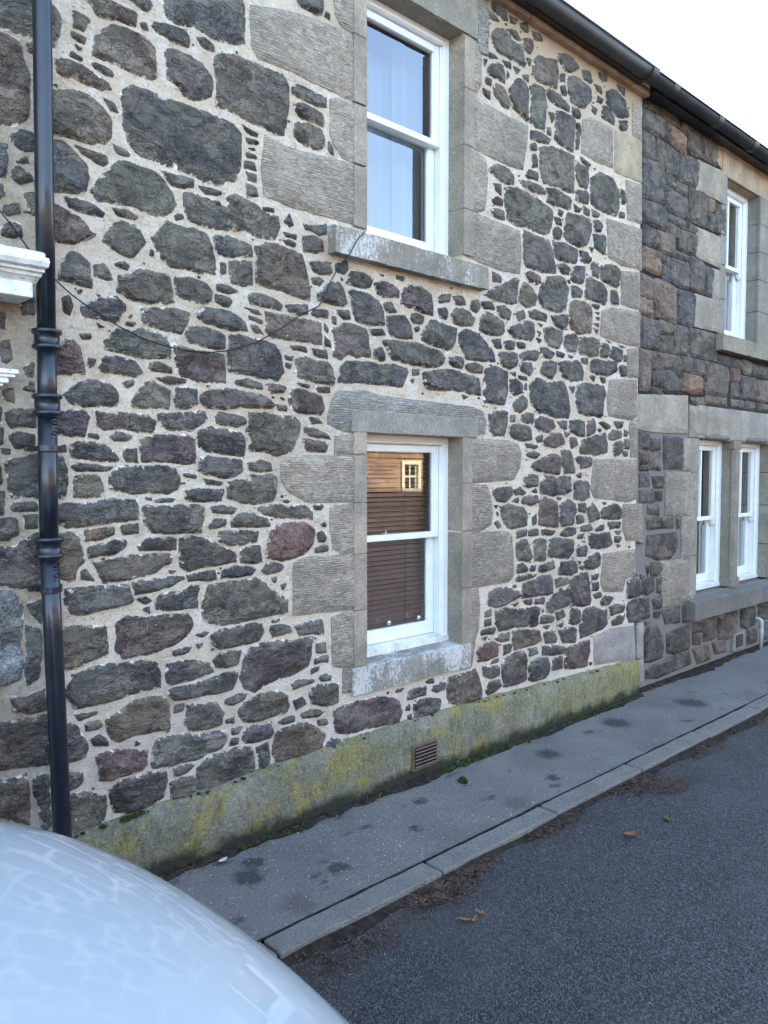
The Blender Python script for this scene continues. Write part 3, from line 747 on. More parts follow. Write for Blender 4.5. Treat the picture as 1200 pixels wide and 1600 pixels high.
# ------------------------------------------------------------------ node helpers
class NT:
    def __init__(s, name):
        s.m = bpy.data.materials.new(name); s.m.use_nodes = True; s.t = s.m.node_tree; s.n = s.t.nodes
        s.b = s.n['Principled BSDF']; s.out = s.n['Material Output']; s.pos = None
    def add(s, typ, **kw):
        n = s.n.new(typ)
        for k, v in kw.items(): setattr(n, k, v)
        return n
    def link(s, a, b): s.t.links.new(a, b)
    def put(s, sock, v):
        if isinstance(v, bpy.types.NodeSocket): s.link(v, sock)
        else: sock.default_value = v
    def P(s):
        if s.pos is None: s.pos = s.add('ShaderNodeNewGeometry').outputs['Position']
        return s.pos
    def mapped(s, scale=(1, 1, 1), loc=(0, 0, 0), vec=None):
        n = s.add('ShaderNodeMapping'); s.put(n.inputs['Vector'], vec or s.P())
        n.inputs['Scale'].default_value = scale; n.inputs['Location'].default_value = loc
        return n.outputs[0]
    def noise(s, scale, detail=3, rough=.55, vec=None, dist=0, col=False):
        n = s.add('ShaderNodeTexNoise'); s.put(n.inputs['Vector'], vec or s.P())
        n.inputs['Scale'].default_value = scale; n.inputs['Detail'].default_value = detail
        n.inputs['Roughness'].default_value = rough; n.inputs['Distortion'].default_value = dist
        return n.outputs['Color' if col else 'Fac']
    def voro(s, scale, vec=None, out='Distance', feat='F1'):
        n = s.add('ShaderNodeTexVoronoi', feature=feat); s.put(n.inputs['Vector'], vec or s.P())
        n.inputs['Scale'].default_value = scale
        return n.outputs[out]
    def ramp(s, fac, stops, interp='LINEAR'):
        n = s.add('ShaderNodeValToRGB'); s.put(n.inputs[0], fac); cr = n.color_ramp; cr.interpolation = interp
        while len(cr.elements) < len(stops): cr.elements.new(.5)
        for e, (p, c) in zip(cr.elements, stops):
            e.position = p; e.color = (c, c, c, 1) if not isinstance(c, tuple) else (*c, 1)
        return n.outputs[0]
    def mix(s, f, a, b, mode='MIX'):
        n = s.add('ShaderNodeMix', data_type='RGBA', blend_type=mode); n.clamp_factor = True
        s.put(n.inputs[0], f)
        for k, v in ((6, a), (7, b)): s.put(n.inputs[k], v if isinstance(v, bpy.types.NodeSocket) else (*v, 1))
        return n.outputs[2]
    def math(s, op, a, b=0., clamp=False):
        n = s.add('ShaderNodeMath', operation=op, use_clamp=clamp); s.put(n.inputs[0], a); s.put(n.inputs[1], b)
        return n.outputs[0]
    def sep(s, v=None):
        n = s.add('ShaderNodeSeparateXYZ'); s.put(n.inputs[0], v or s.P()); return n.outputs
    def attr(s, name, out='Color'):
        n = s.add('ShaderNodeAttribute'); n.attribute_name = name; return n.outputs[out]
    def bump(s, h, strength=.5, dist=.01, prev=None):
        n = s.add('ShaderNodeBump'); s.put(n.inputs['Height'], h); n.inputs['Strength'].default_value = strength
        n.inputs['Distance'].default_value = dist
        if prev is not None: s.link(prev, n.inputs['Normal'])
        return n.outputs[0]
    def fin(s, color, rough=.8, normal=None, spec=.5, metal=0., coat=0.):
        s.put(s.b.inputs['Base Color'], color if isinstance(color, bpy.types.NodeSocket) else (*color, 1))
        s.put(s.b.inputs['Roughness'], rough); s.b.inputs['Metallic'].default_value = metal
        s.b.inputs['Specular IOR Level'].default_value = spec
        s.b.inputs['Coat Weight'].default_value = coat; s.b.inputs['Coat Roughness'].default_value = .03
        if normal is not None: s.link(normal, s.b.inputs['Normal'])
        return s.m
M = {}
def plain(name, col, rough=.5, spec=.5, coat=0., bump=0., scale=60, var=.12, metal=0.):
    t = NT(name); n = t.noise(scale, 3)
    c = t.mix(t.ramp(t.noise(scale * .2, 4), [(.3, 0.), (.7, 1.)]), tuple(x * (1 - var) for x in col), tuple(min(1, x * (1 + var)) for x in col))
    M[name] = t.fin(c, rough, t.bump(n, bump, .003) if bump else None, spec, metal, coat); return M[name]

# lime mortar
t = NT('lime_mortar')
c = t.mix(t.ramp(t.noise(2.2, 4, .6), [(.35, 0.), (.65, 1.)]), (.66, .525, .37), (.70, .595, .465))
c = t.mix(t.ramp(t.noise(9, 5, .65), [(.50, 0.), (.68, 1.)]), c, (.76, .70, .61))
c = t.mix(t.ramp(t.noise(5.5, 5, .7, vec=t.mapped(loc=(4, 1, 7))), [(.56, 0.), (.74, .85)]), c, (.35, .25, .155))
c = t.mix(t.ramp(t.noise(75, 4, .75), [(.32, .85), (.45, 0.)]), c, (.22, .165, .115))
c = t.mix(t.ramp(t.noise(55, 4, .8, vec=t.mapped(loc=(6, 4, 4))), [(.55, 0.), (.64, .8)]), c, (.80, .755, .68))
c = t.mix(t.ramp(t.noise(16, 5, .75, vec=t.mapped((.5, 1, 1.8), (2, 2, 5)), dist=1.5), [(.36, .4), (.48, 0.)]), c, (.33, .245, .16))
c = t.mix(t.ramp(t.noise(1.3, 5, .7, vec=t.mapped(loc=(9, 2, 2))), [(.50, 0.), (.66, .5)]), c, (.42, .315, .21))
c = t.mix(t.ramp(t.noise(110, 3, .75, vec=t.mapped(loc=(3, 1, 4))), [(.58, 0.), (.70, .75)]), c, (.78, .73, .65))
z = t.sep()[2]
low = t.math('MULTIPLY', t.ramp(z, [(0., 0.), (1., 0.)]), 0.)
c = t.mix(t.math('MULTIPLY', t.ramp(t.math('MULTIPLY', z, .25), [(.05, 1.), (.30, 0.)]), t.ramp(t.noise(6, 4), [(.35, 0.), (.62, .7)])), c, (.74, .69, .63))
sx = t.sep()
wl0 = t.ramp(t.math('ADD', t.math('MULTIPLY', sx[0], -2.2), t.math('MULTIPLY', t.noise(7, 5, .75), 1.1)), [(.0, 0.), (1., 1.)])
wl0 = t.math('SUBTRACT', t.math('ADD', t.math('MULTIPLY', sx[0], -3.), t.math('MULTIPLY', t.noise(8, 5, .75), 1.2)), 5.95, True)
c = t.mix(t.math('MULTIPLY', wl0, .75, True), c, t.mix(t.ramp(t.noise(14, 5, .7), [(.4, 0.), (.6, 1.)]), (.115, .10, .07), (.30, .245, .17)))
wt0 = t.math('MULTIPLY', t.math('SUBTRACT', t.math('ADD', sx[2], t.math('MULTIPLY', t.noise(4, 4, .7), .9)), 4.55, True), 1.4, True)
c = t.mix(wt0, c, (.50, .385, .27))
h = t.mix(.5, t.noise(38, 6, .75), t.noise(120, 4, .75))
M['mortar'] = t.fin(c, .95, t.bump(h, 1., .02), .2)

# rubble stone: base tint per stone comes from the mesh attribute, grain and lime residue from noise
def rubble_mat(name, lime, facet=.016, soft=.7):
    t = NT(name); base = t.attr('tint'); edge = t.attr('edge', 'Fac')
    g = t.ramp(t.noise(14, 5, .65, dist=.4), [(.28, .5), (.5, 1.), (.74, 1.7)])
    c = t.mix(1., base, g, 'MULTIPLY')
    c = t.mix(t.ramp(t.noise(5, 4, .6, vec=t.mapped(loc=(3, 5, 1))), [(.46, 0.), (.66, .7)]), c, (.165, .135, .095))
    c = t.mix(t.ramp(t.noise(6, 4, .6, vec=t.mapped(loc=(8, 2, 6))), [(.56, 0.), (.74, .5)]), c, (.105, .112, .118))
    c = t.mix(t.ramp(t.noise(2.3, 3, .6, vec=t.mapped(loc=(11, 3, 4))), [(.60, 0.), (.70, .35)]), c, (.19, .11, .065))
    c = t.mix(t.ramp(t.noise(170, 2, .5), [(.38, .8), (.50, 0.)]), c, (.018, .018, .019))
    c = t.mix(t.ramp(t.noise(62, 4, .75, vec=t.mapped((1, 1, 1.6), (4, 9, 2))), [(.53, 0.), (.66, .6)]), c, (.20, .19, .17))
    c = t.mix(t.ramp(t.noise(40, 4, .75, vec=t.mapped((1, 1, 1.8), (14, 9, 5))), [(.36, .7), (.47, 0.)]), c, (.022, .022, .024))
    c = t.mix(t.ramp(t.noise(230, 2, .6, vec=t.mapped(loc=(1, 9, 2))), [(.57, 0.), (.68, .6)]), c, (.26, .245, .22))
    if lime:
        e = t.math('ADD', t.math('MULTIPLY', t.noise(26, 5, .75), 1.0), t.math('MULTIPLY', edge, -.34))
        c = t.mix(t.ramp(e, [(.445, 0.), (.50, .9)]), c, (.64, .565, .46))
        sp = t.math('MULTIPLY', t.ramp(t.noise(48, 3, .6, vec=t.mapped(loc=(7, 7, 7))), [(.715, 0.), (.745, 1.)]), t.ramp(t.noise(3.2, 2, vec=t.mapped(loc=(2, 2, 9))), [(.45, 0.), (.6, 1.)]))
        c = t.mix(sp, c, (.66, .64, .60))
    wp = t.add('ShaderNodeVectorMath', operation='MULTIPLY_ADD'); t.link(t.noise(4.5, 3, .6, col=True), wp.inputs[0]); wp.inputs[1].default_value = (.16, .16, .10); t.link(t.P(), wp.inputs[2])
    wv = t.mapped((1, 1, 1.7), vec=wp.outputs[0])
    cr = t.voro(6.5, wv, feat='DISTANCE_TO_EDGE'); fc = t.voro(10., wv)
    crk = t.math('MULTIPLY', t.ramp(cr, [(0., 1.), (.022, 0.)]), t.ramp(t.noise(5.5, 3, .6, vec=t.mapped(loc=(5, 2, 8))), [(.545, 0.), (.62, 1.)]))
    c = t.mix(t.math('MULTIPLY', crk, .85), c, (.012, .012, .013))
    cb = t.add('ShaderNodeRGBToBW'); t.link(t.voro(8.5, wv, out='Color'), cb.inputs[0])
    c = t.mix(.85, c, t.ramp(cb.outputs[0], [(.2, .60), (.8, 1.45)]), 'MULTIPLY')
    c = t.mix(t.ramp(t.noise(4.2, 4, .65, vec=t.mapped((1, 1, 1.5), (21, 3, 7)), dist=.8), [(.50, 0.), (.58, .55)]), c, t.mix(.6, c, (.17, .15, .115)))
    led = t.ramp(t.noise(9, 4, .6, vec=t.mapped((1, 1, 1.8), vec=wp.outputs[0]), dist=1.), [(.40, 0.), (.43, .8), (.46, .2), (.52, 0.)])
    c = t.mix(t.math('MULTIPLY', led, .5), c, (.022, .022, .024))  # shadows under broken ledges, painted into the stone colour
    h = t.mix(.45, t.noise(34, 6, .72, dist=.6), t.noise(120, 4, .7))
    h2 = t.noise(11, 3, .6, vec=t.mapped((1, 1, 2.6)), dist=1.2)
    nb = t.bump(h2, .7, .025 * soft); nb = t.bump(fc, .7, facet, nb); nb = t.bump(t.math('MULTIPLY', t.math('ADD', crk, led), -1.), .7, .012, nb); nb = t.bump(h, .65, .009, nb)
    M[name] = t.fin(c, t.ramp(t.noise(20, 3), [(.3, .62), (.7, .85)]), nb, .35)
rubble_mat('rubble', True); rubble_mat('squared_rubble', False, .004, .15)

# dressed stone, droved (horizontal tool grooves) and plain
def ashlar_mat(name, groove, lichen=0., dark=1.):
    t = NT(name); base = t.attr('tint')
    c = t.mix(1., base, t.ramp(t.noise(5, 5, .65), [(.28, .72), (.72, 1.28)]), 'MULTIPLY')
    c = t.mix(t.ramp(t.noise(60, 4, .7), [(.34, .4), (.5, 0.)]), c, (.10, .095, .085))
    c = t.mix(t.ramp(t.noise(38, 4, .7, vec=t.mapped(loc=(5, 5, 2))), [(.60, 0.), (.70, .5)]), c, (.50, .485, .45))
    c = t.mix(t.ramp(t.noise(1.6, 4, .6, vec=t.mapped(loc=(1, 5, 3))), [(.5, 0.), (.75, .5)]), c, (.13, .125, .11))
    hgt = t.noise(70, 5, .7)
    nb = t.bump(hgt, .5, .004)
    if groove:
        s1 = t.noise(1., 3, .7, vec=t.mapped((26, 26, 105)), dist=.5); s2 = t.noise(1., 3, .7, vec=t.mapped((34, 34, 120), (7, 3, 9)), dist=.5)
        c = t.mix(t.ramp(s1, [(.50, 0.), (.60, .6)]), c, (.56, .52, .45))
        c = t.mix(t.ramp(s2, [(.38, .65), (.48, 0.)]), c, (.11, .10, .085))
    else:
        s2 = t.noise(1., 4, .75, vec=t.mapped((95, 95, 60), (7, 3, 9)))
        c = t.mix(t.ramp(s2, [(.36, .55), (.48, 0.)]), c, (.14, .13, .115))
        c = t.mix(t.ramp(s2, [(.55, 0.), (.66, .4)]), c, (.50, .475, .43))
    blot = t.ramp(t.noise(2.7, 5, .7, vec=t.mapped(loc=(3, 3, 1))), [(.40, .45), (.55, 0.)])
    c = t.mix(blot, c, (.15, .135, .11))
    if groove:
        w = t.add('ShaderNodeTexWave', wave_type='BANDS', bands_direction='Z', wave_profile='SAW')
        t.link(t.mapped((.22, 1, 1)), w.inputs['Vector'])
        w.inputs['Scale'].default_value = 25; w.inputs['Distortion'].default_value = 4.5
        w.inputs['Detail'].default_value = 3; w.inputs['Detail Scale'].default_value = 2.2; w.inputs['Detail Roughness'].default_value = .7
        f = w.outputs['Fac']; brk = t.ramp(t.noise(13, 4, .7), [(.32, .15), (.6, 1.)])
        f2 = t.math('MULTIPLY', t.ramp(f, [(.0, 1.), (.3, .0), (.8, 0.), (1., .6)]), brk)
        c = t.mix(t.math('MULTIPLY', f2, .45), c, (.10, .09, .075))
        c = t.mix(t.math('MULTIPLY', t.math('MULTIPLY', t.ramp(f, [(.35, 0.), (.6, 1.), (.85, 0.)]), brk), .6), c, (.58, .55, .49))  # pale highlights along the tooled ridges, painted into the colour
        nb = t.bump(t.math('MULTIPLY', f, brk), .7, .010, nb)
    else:
        nb = t.bump(t.noise(30, 4, .7, vec=t.mapped((3, 3, .6))), .35, .006, nb)
    if lichen:
        l = t.math('MULTIPLY', t.noise(75, 5, .8, vec=t.mapped((1, 1, .55))), t.ramp(t.noise(5, 3, vec=t.mapped((1, 1, .5))), [(.36, .72), (.62, 1.15)]))
        c = t.mix(t.ramp(l, [(.48 - .05 * lichen, 0.), (.58 - .05 * lichen, .85)]), c, (.55, .54, .50))
    M[name] = t.fin(c, .9, nb, .25)
ashlar_mat('droved_stone', True); ashlar_mat('smooth_stone', False); ashlar_mat('sill_stone', False, 1.); ashlar_mat('upper_sill_stone', False, -.35)

# cement base course with lichen and algae
t = NT('base_course_render'); zz = t.sep()[2]
c = t.mix(t.ramp(t.noise(6, 5, .7), [(.3, 0.), (.7, 1.)]), (.19, .175, .13), (.34, .315, .24))
c = t.mix(t.ramp(t.noise(2.1, 5, .72, vec=t.mapped(loc=(6, 0, 2))), [(.42, 0.), (.60, .75)]), c, (.165, .165, .085))
c = t.mix(t.ramp(t.noise(3.6, 6, .78, vec=t.mapped((1, 1, 1.6), (1.3, 4, 9))), [(.49, 0.), (.60, .85)]), c, (.34, .285, .055))
xx_ = t.math('ADD', t.math('MULTIPLY', t.sep()[0], .55), t.math('MULTIPLY', t.noise(11, 5, .75), 1.2))
c = t.mix(t.ramp(t.math('SUBTRACT', xx_, 1.2), [(.1, 0.), (.8, .5)]), c, (.27, .255, .08))
c = t.mix(t.ramp(t.noise(70, 4, .8), [(.54, 0.), (.66, .8)]), c, (.48, .46, .39))
c = t.mix(t.ramp(t.noise(80, 3, .8, vec=t.mapped(loc=(3, 3, 3))), [(.34, .7), (.46, 0.)]), c, (.05, .055, .04))
b = t.math('ADD', t.math('MULTIPLY', zz, -5.2), t.math('MULTIPLY', t.noise(7, 5, .7), 1.0))
c = t.mix(t.ramp(t.noise(26, 5, .8, vec=t.mapped((1.3, 1, .45))), [(.36, .6), (.5, 0.)]), c, (.075, .075, .05))
c = t.mix(t.ramp(b, [(.0, 0.), (.30, .93)]), c, (.03, .032, .022))
tp = t.math('ADD', t.math('MULTIPLY', zz, 3.), t.math('MULTIPLY', t.noise(9, 5, .7), .8))
c = t.mix(t.ramp(tp, [(1.22, 0.), (1.42, .85)]), c, (.045, .058, .028))
M['plinth'] = t.fin(c, .95, t.bump(t.mix(.5, t.noise(24, 6, .8), t.noise(95, 4, .75)), 1., .025), .2)

# pavement, kerb, road
t = NT('pavement_asphalt')
c = t.mix(t.ramp(t.noise(1.7, 5, .65), [(.32, 0.), (.68, 1.)]), (.134, .124, .110), (.21, .197, .176))
c = t.mix(t.ramp(t.noise(120, 4, .75), [(.36, .75), (.52, 0.)]), c, (.04, .042, .045))
c = t.mix(t.ramp(t.noise(150, 3, .7, vec=t.mapped(loc=(2, 3, 1))), [(.57, 0.), (.68, .7)]), c, (.30, .30, .29))
c = t.mix(t.ramp(t.noise(60, 4, .8, vec=t.mapped(loc=(2, 8, 1))), [(.36, .6), (.48, 0.)]), c, (.06, .06, .058))
c = t.mix(t.ramp(t.noise(4.2, 3, .6, vec=t.mapped((1, 1.4, 1), (9.3, 2.2, 0))), [(.62, 0.), (.70, .75)]), c, (.035, .036, .036))
c = t.mix(t.ramp(t.noise(2.6, 4, .7, vec=t.mapped(loc=(1, 7, 0))), [(.58, 0.), (.72, .5)]), c, (.12, .085, .08))
yy = t.sep()[1]; wz = t.add('ShaderNodeVectorMath', operation='MULTIPLY_ADD'); t.link(t.noise(14, 4, .7, col=True), wz.inputs[0]); wz.inputs[1].default_value = (.19, .12, 0); t.link(t.P(), wz.inputs[2])
for sx_, sy_, sr_ in ((-1.01, -.24, .075), (-1.10, -.34, .10), (-.40, -.10, .06), (.06, -.29, .055), (.43, -.67, .10), (-1.07, -.67, .10), (1.2, -.35, .10), (2.1, -.3, .14), (-.2, -.5, .05), (.9, -.6, .06), (3.0, -.45, .16), (-.75, -.55, .07)):
    dd = t.add('ShaderNodeVectorMath', operation='DISTANCE'); t.link(wz.outputs[0], dd.inputs[0]); dd.inputs[1].default_value = (sx_ + .095, sy_ + .06, 0)
    red = sy_ < -.6
    c = t.mix(t.ramp(t.math('DIVIDE', dd.outputs['Value'], sr_), [(.50, .8 if not red else .5), (.80, .25 if not red else .2), (1.1, 0.)]), c, (.026, .027, .027) if not red else (.085, .055, .05))
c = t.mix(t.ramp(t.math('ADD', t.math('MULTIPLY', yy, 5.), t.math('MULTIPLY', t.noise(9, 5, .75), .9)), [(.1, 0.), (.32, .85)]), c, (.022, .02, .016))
M['pavement'] = t.fin(c, .9, t.bump(t.mix(.5, t.noise(130, 4, .8), t.voro(95)), .7, .006), .3)
t = NT('kerb_concrete')
c = t.mix(t.ramp(t.noise(5, 5, .7), [(.3, 0.), (.7, 1.)]), (.15, .14, .12), (.235, .22, .192))
c = t.mix(t.ramp(t.noise(160, 3, .7), [(.38, .85), (.52, 0.)]), c, (.05, .052, .05))
c = t.mix(t.ramp(t.noise(170, 3, .7, vec=t.mapped(loc=(2, 1, 1))), [(.6, 0.), (.7, .6)]), c, (.42, .43, .42))
M['kerb'] = t.fin(c, .88, t.bump(t.noise(140, 4, .75), .6, .005), .3)
t = NT('road_asphalt')
v = t.voro(170, out='Color'); vd = t.voro(170)
c = t.mix(t.ramp(t.noise(.9, 5, .65), [(.3, 0.), (.7, 1.)]), (.030, .0315, .033), (.051, .053, .055))
c = t.mix(t.ramp(t.add('ShaderNodeRGBToBW').outputs[0], [(0., 0.), (1., 0.)]), c, c)
bw = t.add('ShaderNodeRGBToBW'); t.link(v, bw.inputs[0])
c = t.mix(t.ramp(bw.outputs[0], [(.15, .85), (.45, 0.)]), c, (.010, .012, .014))
c = t.mix(t.ramp(bw.outputs[0], [(.55, 0.), (.85, .75)]), c, (.16, .168, .175))
c = t.mix(t.ramp(t.noise(300, 2), [(.66, 0.), (.74, .6)]), c, (.3, .31, .32))
yr = t.sep()[1]
gd = t.math('ADD', t.math('MULTIPLY', yr, 3.4), t.math('MULTIPLY', t.noise(3.2, 5, .72), 2.2))
c = t.mix(t.ramp(t.math('ADD', gd, 3.0), [(.95, 0.), (1.0, .0), (1., .0)]), c, c)
dr = t.math('MULTIPLY', t.ramp(t.math('ADD', yr, 1.6), [(.2, 0.), (.62, 1.)]), t.ramp(t.noise(4.5, 5, .72), [(.46, 0.), (.60, .85)]))
c = t.mix(t.math('MULTIPLY', dr, .8), c, (.066, .05, .043))
c = t.mix(t.ramp(t.noise(.55, 4, .65, vec=t.mapped((1, 2.2, 1), (3, 1, 0))), [(.50, 0.), (.66, .45)]), c, (.095, .095, .092))
c = t.mix(t.ramp(t.noise(1.4, 4, .6, vec=t.mapped(loc=(3, 8, 0))), [(.60, 0.), (.70, .5)]), c, (.022, .023, .024))
M['road'] = t.fin(c, t.ramp(bw.outputs[0], [(.2, .85), (.8, .6)]), t.bump(t.math('ADD', t.math('MULTIPLY', vd, -1.), t.math('MULTIPLY', t.noise(60, 4, .7), .6)), 1., .012), .4)

plain('white_paint', (.78, .80, .79), .38, .5, bump=.12, scale=40, var=.05)
t = NT('old_white_paint')
c = t.mix(t.ramp(t.noise(7, 5, .7, vec=t.mapped((1, 1, .35))), [(.45, 0.), (.66, .75)]), (.74, .74, .70), (.40, .39, .34))
c = t.mix(t.ramp(t.noise(40, 4, .75), [(.58, 0.), (.66, .8)]), c, (.20, .19, .17))
M['old_white_paint'] = t.fin(c, .5, t.bump(t.noise(40, 4), .3, .004), .4)
plain('cream_paint', (.62, .54, .36), .5, .4, var=.05)
plain('iron_paint', (.008, .011, .018), .30, .5, coat=.15, bump=.25, scale=55, var=.4)
plain('gutter_paint', (.020, .021, .023), .45, .4, bump=.2, scale=30, var=.4)
plain('cable_rubber', (.015, .013, .015), .5, .3, var=.2)
plain('blind_slat', (.44, .30, .25), .45, .4, var=.12)
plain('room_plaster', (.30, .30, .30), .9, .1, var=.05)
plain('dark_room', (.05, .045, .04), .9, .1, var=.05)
plain('chrome', (.75, .75, .75), .18, .5, metal=1., var=.03)
plain('slate', (.06, .065, .075), .6, .4, bump=.4, scale=20, var=.3)
plain('vent_clay', (.13, .095, .075), .85, .2, bump=.4, scale=90, var=.25)
plain('vent_dark', (.012, .011, .010), .9, .1, var=.2)
plain('grey_plastic', (.42, .44, .44), .5, .4, var=.1)
plain('tyre_rubber', (.018, .018, .019), .8, .3, bump=.2, var=.2)
plain('alloy', (.5, .51, .53), .3, .5, metal=1., var=.05)
plain('black_trim', (.012, .012, .013), .5, .4, var=.2)
plain('leaf_green', (.06, .12, .025), .5, .4, bump=.3, scale=200, var=.4)
plain('leaf_brown', (.22, .11, .05), .7, .3, bump=.3, scale=200, var=.4)
plain('leaf_litter', (.075, .05, .038), .9, .2, bump=.3, scale=90, var=.6)
plain('pale_chip', (.55, .55, .53), .8, .3, var=.25)
plain('door_paint', (.03, .05, .08), .35, .5, coat=.3, var=.1)
plain('moss_green', (.032, .045, .014), .95, .1, bump=.8, scale=160, var=.6)
plain('soil', (.028, .023, .018), .95, .1, bump=.9, scale=120, var=.6)
plain('eaves_stone', (.36, .28, .19), .9, .2, bump=.6, scale=40, var=.3)
# car paint
t = NT('white_car_paint')
t.b.inputs['Coat IOR'].default_value = 1.52
M['car_paint'] = t.fin((.42, .455, .465), .38, None, .5, 0., 1.)
# lace/net curtain
t = NT('net_curtain'); 
tr = t.add('ShaderNodeBsdfTranslucent'); tr.inputs[0].default_value = (.30, .345, .40, 1)
df = t.add('ShaderNodeBsdfDiffuse'); df.inputs[0].default_value = (.30, .355, .41, 1)
mx = t.add('ShaderNodeMixShader'); mx.inputs[0].default_value = .35
t.link(df.outputs[0], mx.inputs[1]); t.link(tr.outputs[0], mx.inputs[2]); t.link(mx.outputs[0], t.out.inputs[0]); M['curtain'] = t.m
# window glass (old float glass, slightly wavy, two reflecting faces)
for GN, GK in (('glass', 3.5), ('old_glass', 2.7)):
  t = NT(GN)
  fr = t.add('ShaderNodeFresnel'); fr.inputs[0].default_value = 1.52
  bp = t.bump(t.noise(1.6, 1), .012, .02)
  f = t.math('MULTIPLY', fr.outputs[0], GK, True)
  gl = t.add('ShaderNodeBsdfGlossy'); gl.inputs['Roughness'].default_value = .0; gl.inputs['Color'].default_value = (.97, .98, 1, 1)
  t.link(bp, gl.inputs['Normal'])
  tp = t.add('ShaderNodeBsdfTransparent'); tp.inputs[0].default_value = (.88, .92, .92, 1)
  mx = t.add('ShaderNodeMixShader'); t.link(f, mx.inputs[0]); t.link(tp.outputs[0], mx.inputs[1]); t.link(gl.outputs[0], mx.inputs[2])
  t.link(mx.outputs[0], t.out.inputs[0]); M[GN] = t.m
t = NT('car_glass'); M['car_glass'] = t.fin((.01, .012, .013), .03, None, .6, 0., 1.)
t = NT('lamp_glass'); M['lamp_glass'] = t.fin((.55, .57, .6), .08, None, .6, 0., 1.)
# sunlit brown stone across the street
t = NT('brown_stone')
br = t.add('ShaderNodeTexBrick'); t.link(t.mapped((1, 1, 1), vec=None), br.inputs['Vector'])
c = t.mix(t.ramp(t.noise(2.5, 5, .7), [(.3, 0.), (.7, 1.)]), (.15, .092, .058), (.33, .215, .135))
M['brown_stone'] = t.fin(c, .9, t.bump(t.noise(20, 5, .7), .6, .02), .2)
t = NT('ground_asphalt'); M['ground'] = t.fin(t.mix(t.noise(3, 4), (.05, .055, .06), (.08, .085, .09)), .9)

# ------------------------------------------------------------------ object helpers
def empty(name, loc=(0, 0, 0), label=None, cat=None, group=None):
    o = bpy.data.objects.new(name, None); COL.objects.link(o); o.location = loc; o.empty_display_size = .1
    if label: o['label'] = label; o['category'] = cat
    if group: o['group'] = group
    return o
def mesh_obj(name, verts, faces, mat, parent=None, smooth=False, kind=None):
    me = bpy.data.meshes.new(name); me.from_pydata(verts, [], faces); me.update()
    if isinstance(mat, str): mat = M[mat]
    me.materials.append(mat)
    if smooth: me.polygons.foreach_set('use_smooth', [True] * len(me.polygons))
    o = bpy.data.objects.new(name, me); COL.objects.link(o)
    if parent: o.parent = parent
    if kind: o['kind'] = kind
    return o
def fix(o):
    bm = bmesh.new(); bm.from_mesh(o.data); bmesh.ops.recalc_face_normals(bm, faces=bm.faces); bm.to_mesh(o.data); bm.free(); return o
class MB:
    """collects boxes, tubes and prisms in one mesh"""
    def __init__(s): s.bm = bmesh.new()
    def box(s, a, b, bev=0., seg=1, rot=None):
        x0, y0, z0 = a; x1, y1, z1 = b
        r = bmesh.ops.create_cube(s.bm, size=1); vs = r['verts']
        c = Vector(((x0 + x1) / 2, (y0 + y1) / 2, (z0 + z1) / 2))
        for v in vs: v.co = Vector((v.co.x * (x1 - x0), v.co.y * (y1 - y0), v.co.z * (z1 - z0)))
        if bev: 
            ed = list({e for v in vs for e in v.link_edges})
            rr = bmesh.ops.bevel(s.bm, geom=ed, offset=bev, segments=seg, affect='EDGES', profile=.5)
            vs = list({v for f in rr['faces'] for v in f.verts} | {v for v in vs if v.is_valid})
        if rot is not None:
            for v in vs: v.co = rot @ v.co
        for v in vs: v.co += c
        return s
    def tube(s, pts, r, n=12, cap=True, rr=None):
        pts = [Vector(p) for p in pts]; rings = []; up = None
        for i, p in enumerate(pts):
            d = (pts[min(i + 1, len(pts) - 1)] - pts[max(i - 1, 0)]).normalized()
            if up is None: up = Vector((0, 0, 1)) if abs(d.z) < .9 else Vector((0, 1, 0))
            a = d.cross(up).normalized(); b = a.cross(d).normalized(); up = b
            q = rr[i] if rr else r
            rings.append([s.bm.verts.new(p + a * math.cos(2 * math.pi * k / n) * q + b * math.sin(2 * math.pi * k / n) * q) for k in range(n)])
        for A, B in zip(rings, rings[1:]):
            for k in range(n): s.bm.faces.new((A[k], A[(k + 1) % n], B[(k + 1) % n], B[k]))
        if cap: s.bm.faces.new(rings[0]); s.bm.faces.new(rings[-1])
        return s
    def prism(s, prof, axis, a, b):
        """extrude a closed 2d profile along axis 'x' (prof = y,z) or 'y' (prof = x,z)"""
        f = (lambda p, q: (q, p[0], p[1])) if axis == 'x' else (lambda p, q: (p[0], q, p[1]))
        A = [s.bm.verts.new(f(p, a)) for p in prof]; B = [s.bm.verts.new(f(p, b)) for p in prof]; n = len(prof)
        for k in range(n): s.bm.faces.new((A[k], A[(k + 1) % n], B[(k + 1) % n], B[k]))
        s.bm.faces.new(A); s.bm.faces.new(B); return s
    def build(s, name, mat, parent=None, smooth=False, kind=None, tint=None):
        bmesh.ops.recalc_face_normals(s.bm, faces=s.bm.faces)
        me = bpy.data.meshes.new(name); s.bm.to_mesh(me); s.bm.free()
        me.materials.append(M[mat] if isinstance(mat, str) else mat)
        if smooth: me.polygons.foreach_set('use_smooth', [True] * len(me.polygons)); 
        o = bpy.data.objects.new(name, me); COL.objects.link(o)
        if parent: o.parent = parent
        if kind: o['kind'] = kind
        if tint: set_tint(me, tint)
        return o
def set_tint(me, c):
    a = me.color_attributes.new('tint', 'FLOAT_COLOR', 'POINT')
    a.data.foreach_set('color', [*c, 1.] * len(me.vertices))
def copy_obj(o, parent, loc=None):
    c = o.copy(); COL.objects.link(c); c.parent = parent
    if loc is not None: c.location = loc
    return c
def grime(o, amp, freq=9.):
    """knock worn, uneven faces into a subdivided dressed stone"""
    for v in o.data.vertices:
        p = v.co; v.co = p + NZ.noise_vector(p * freq) * amp
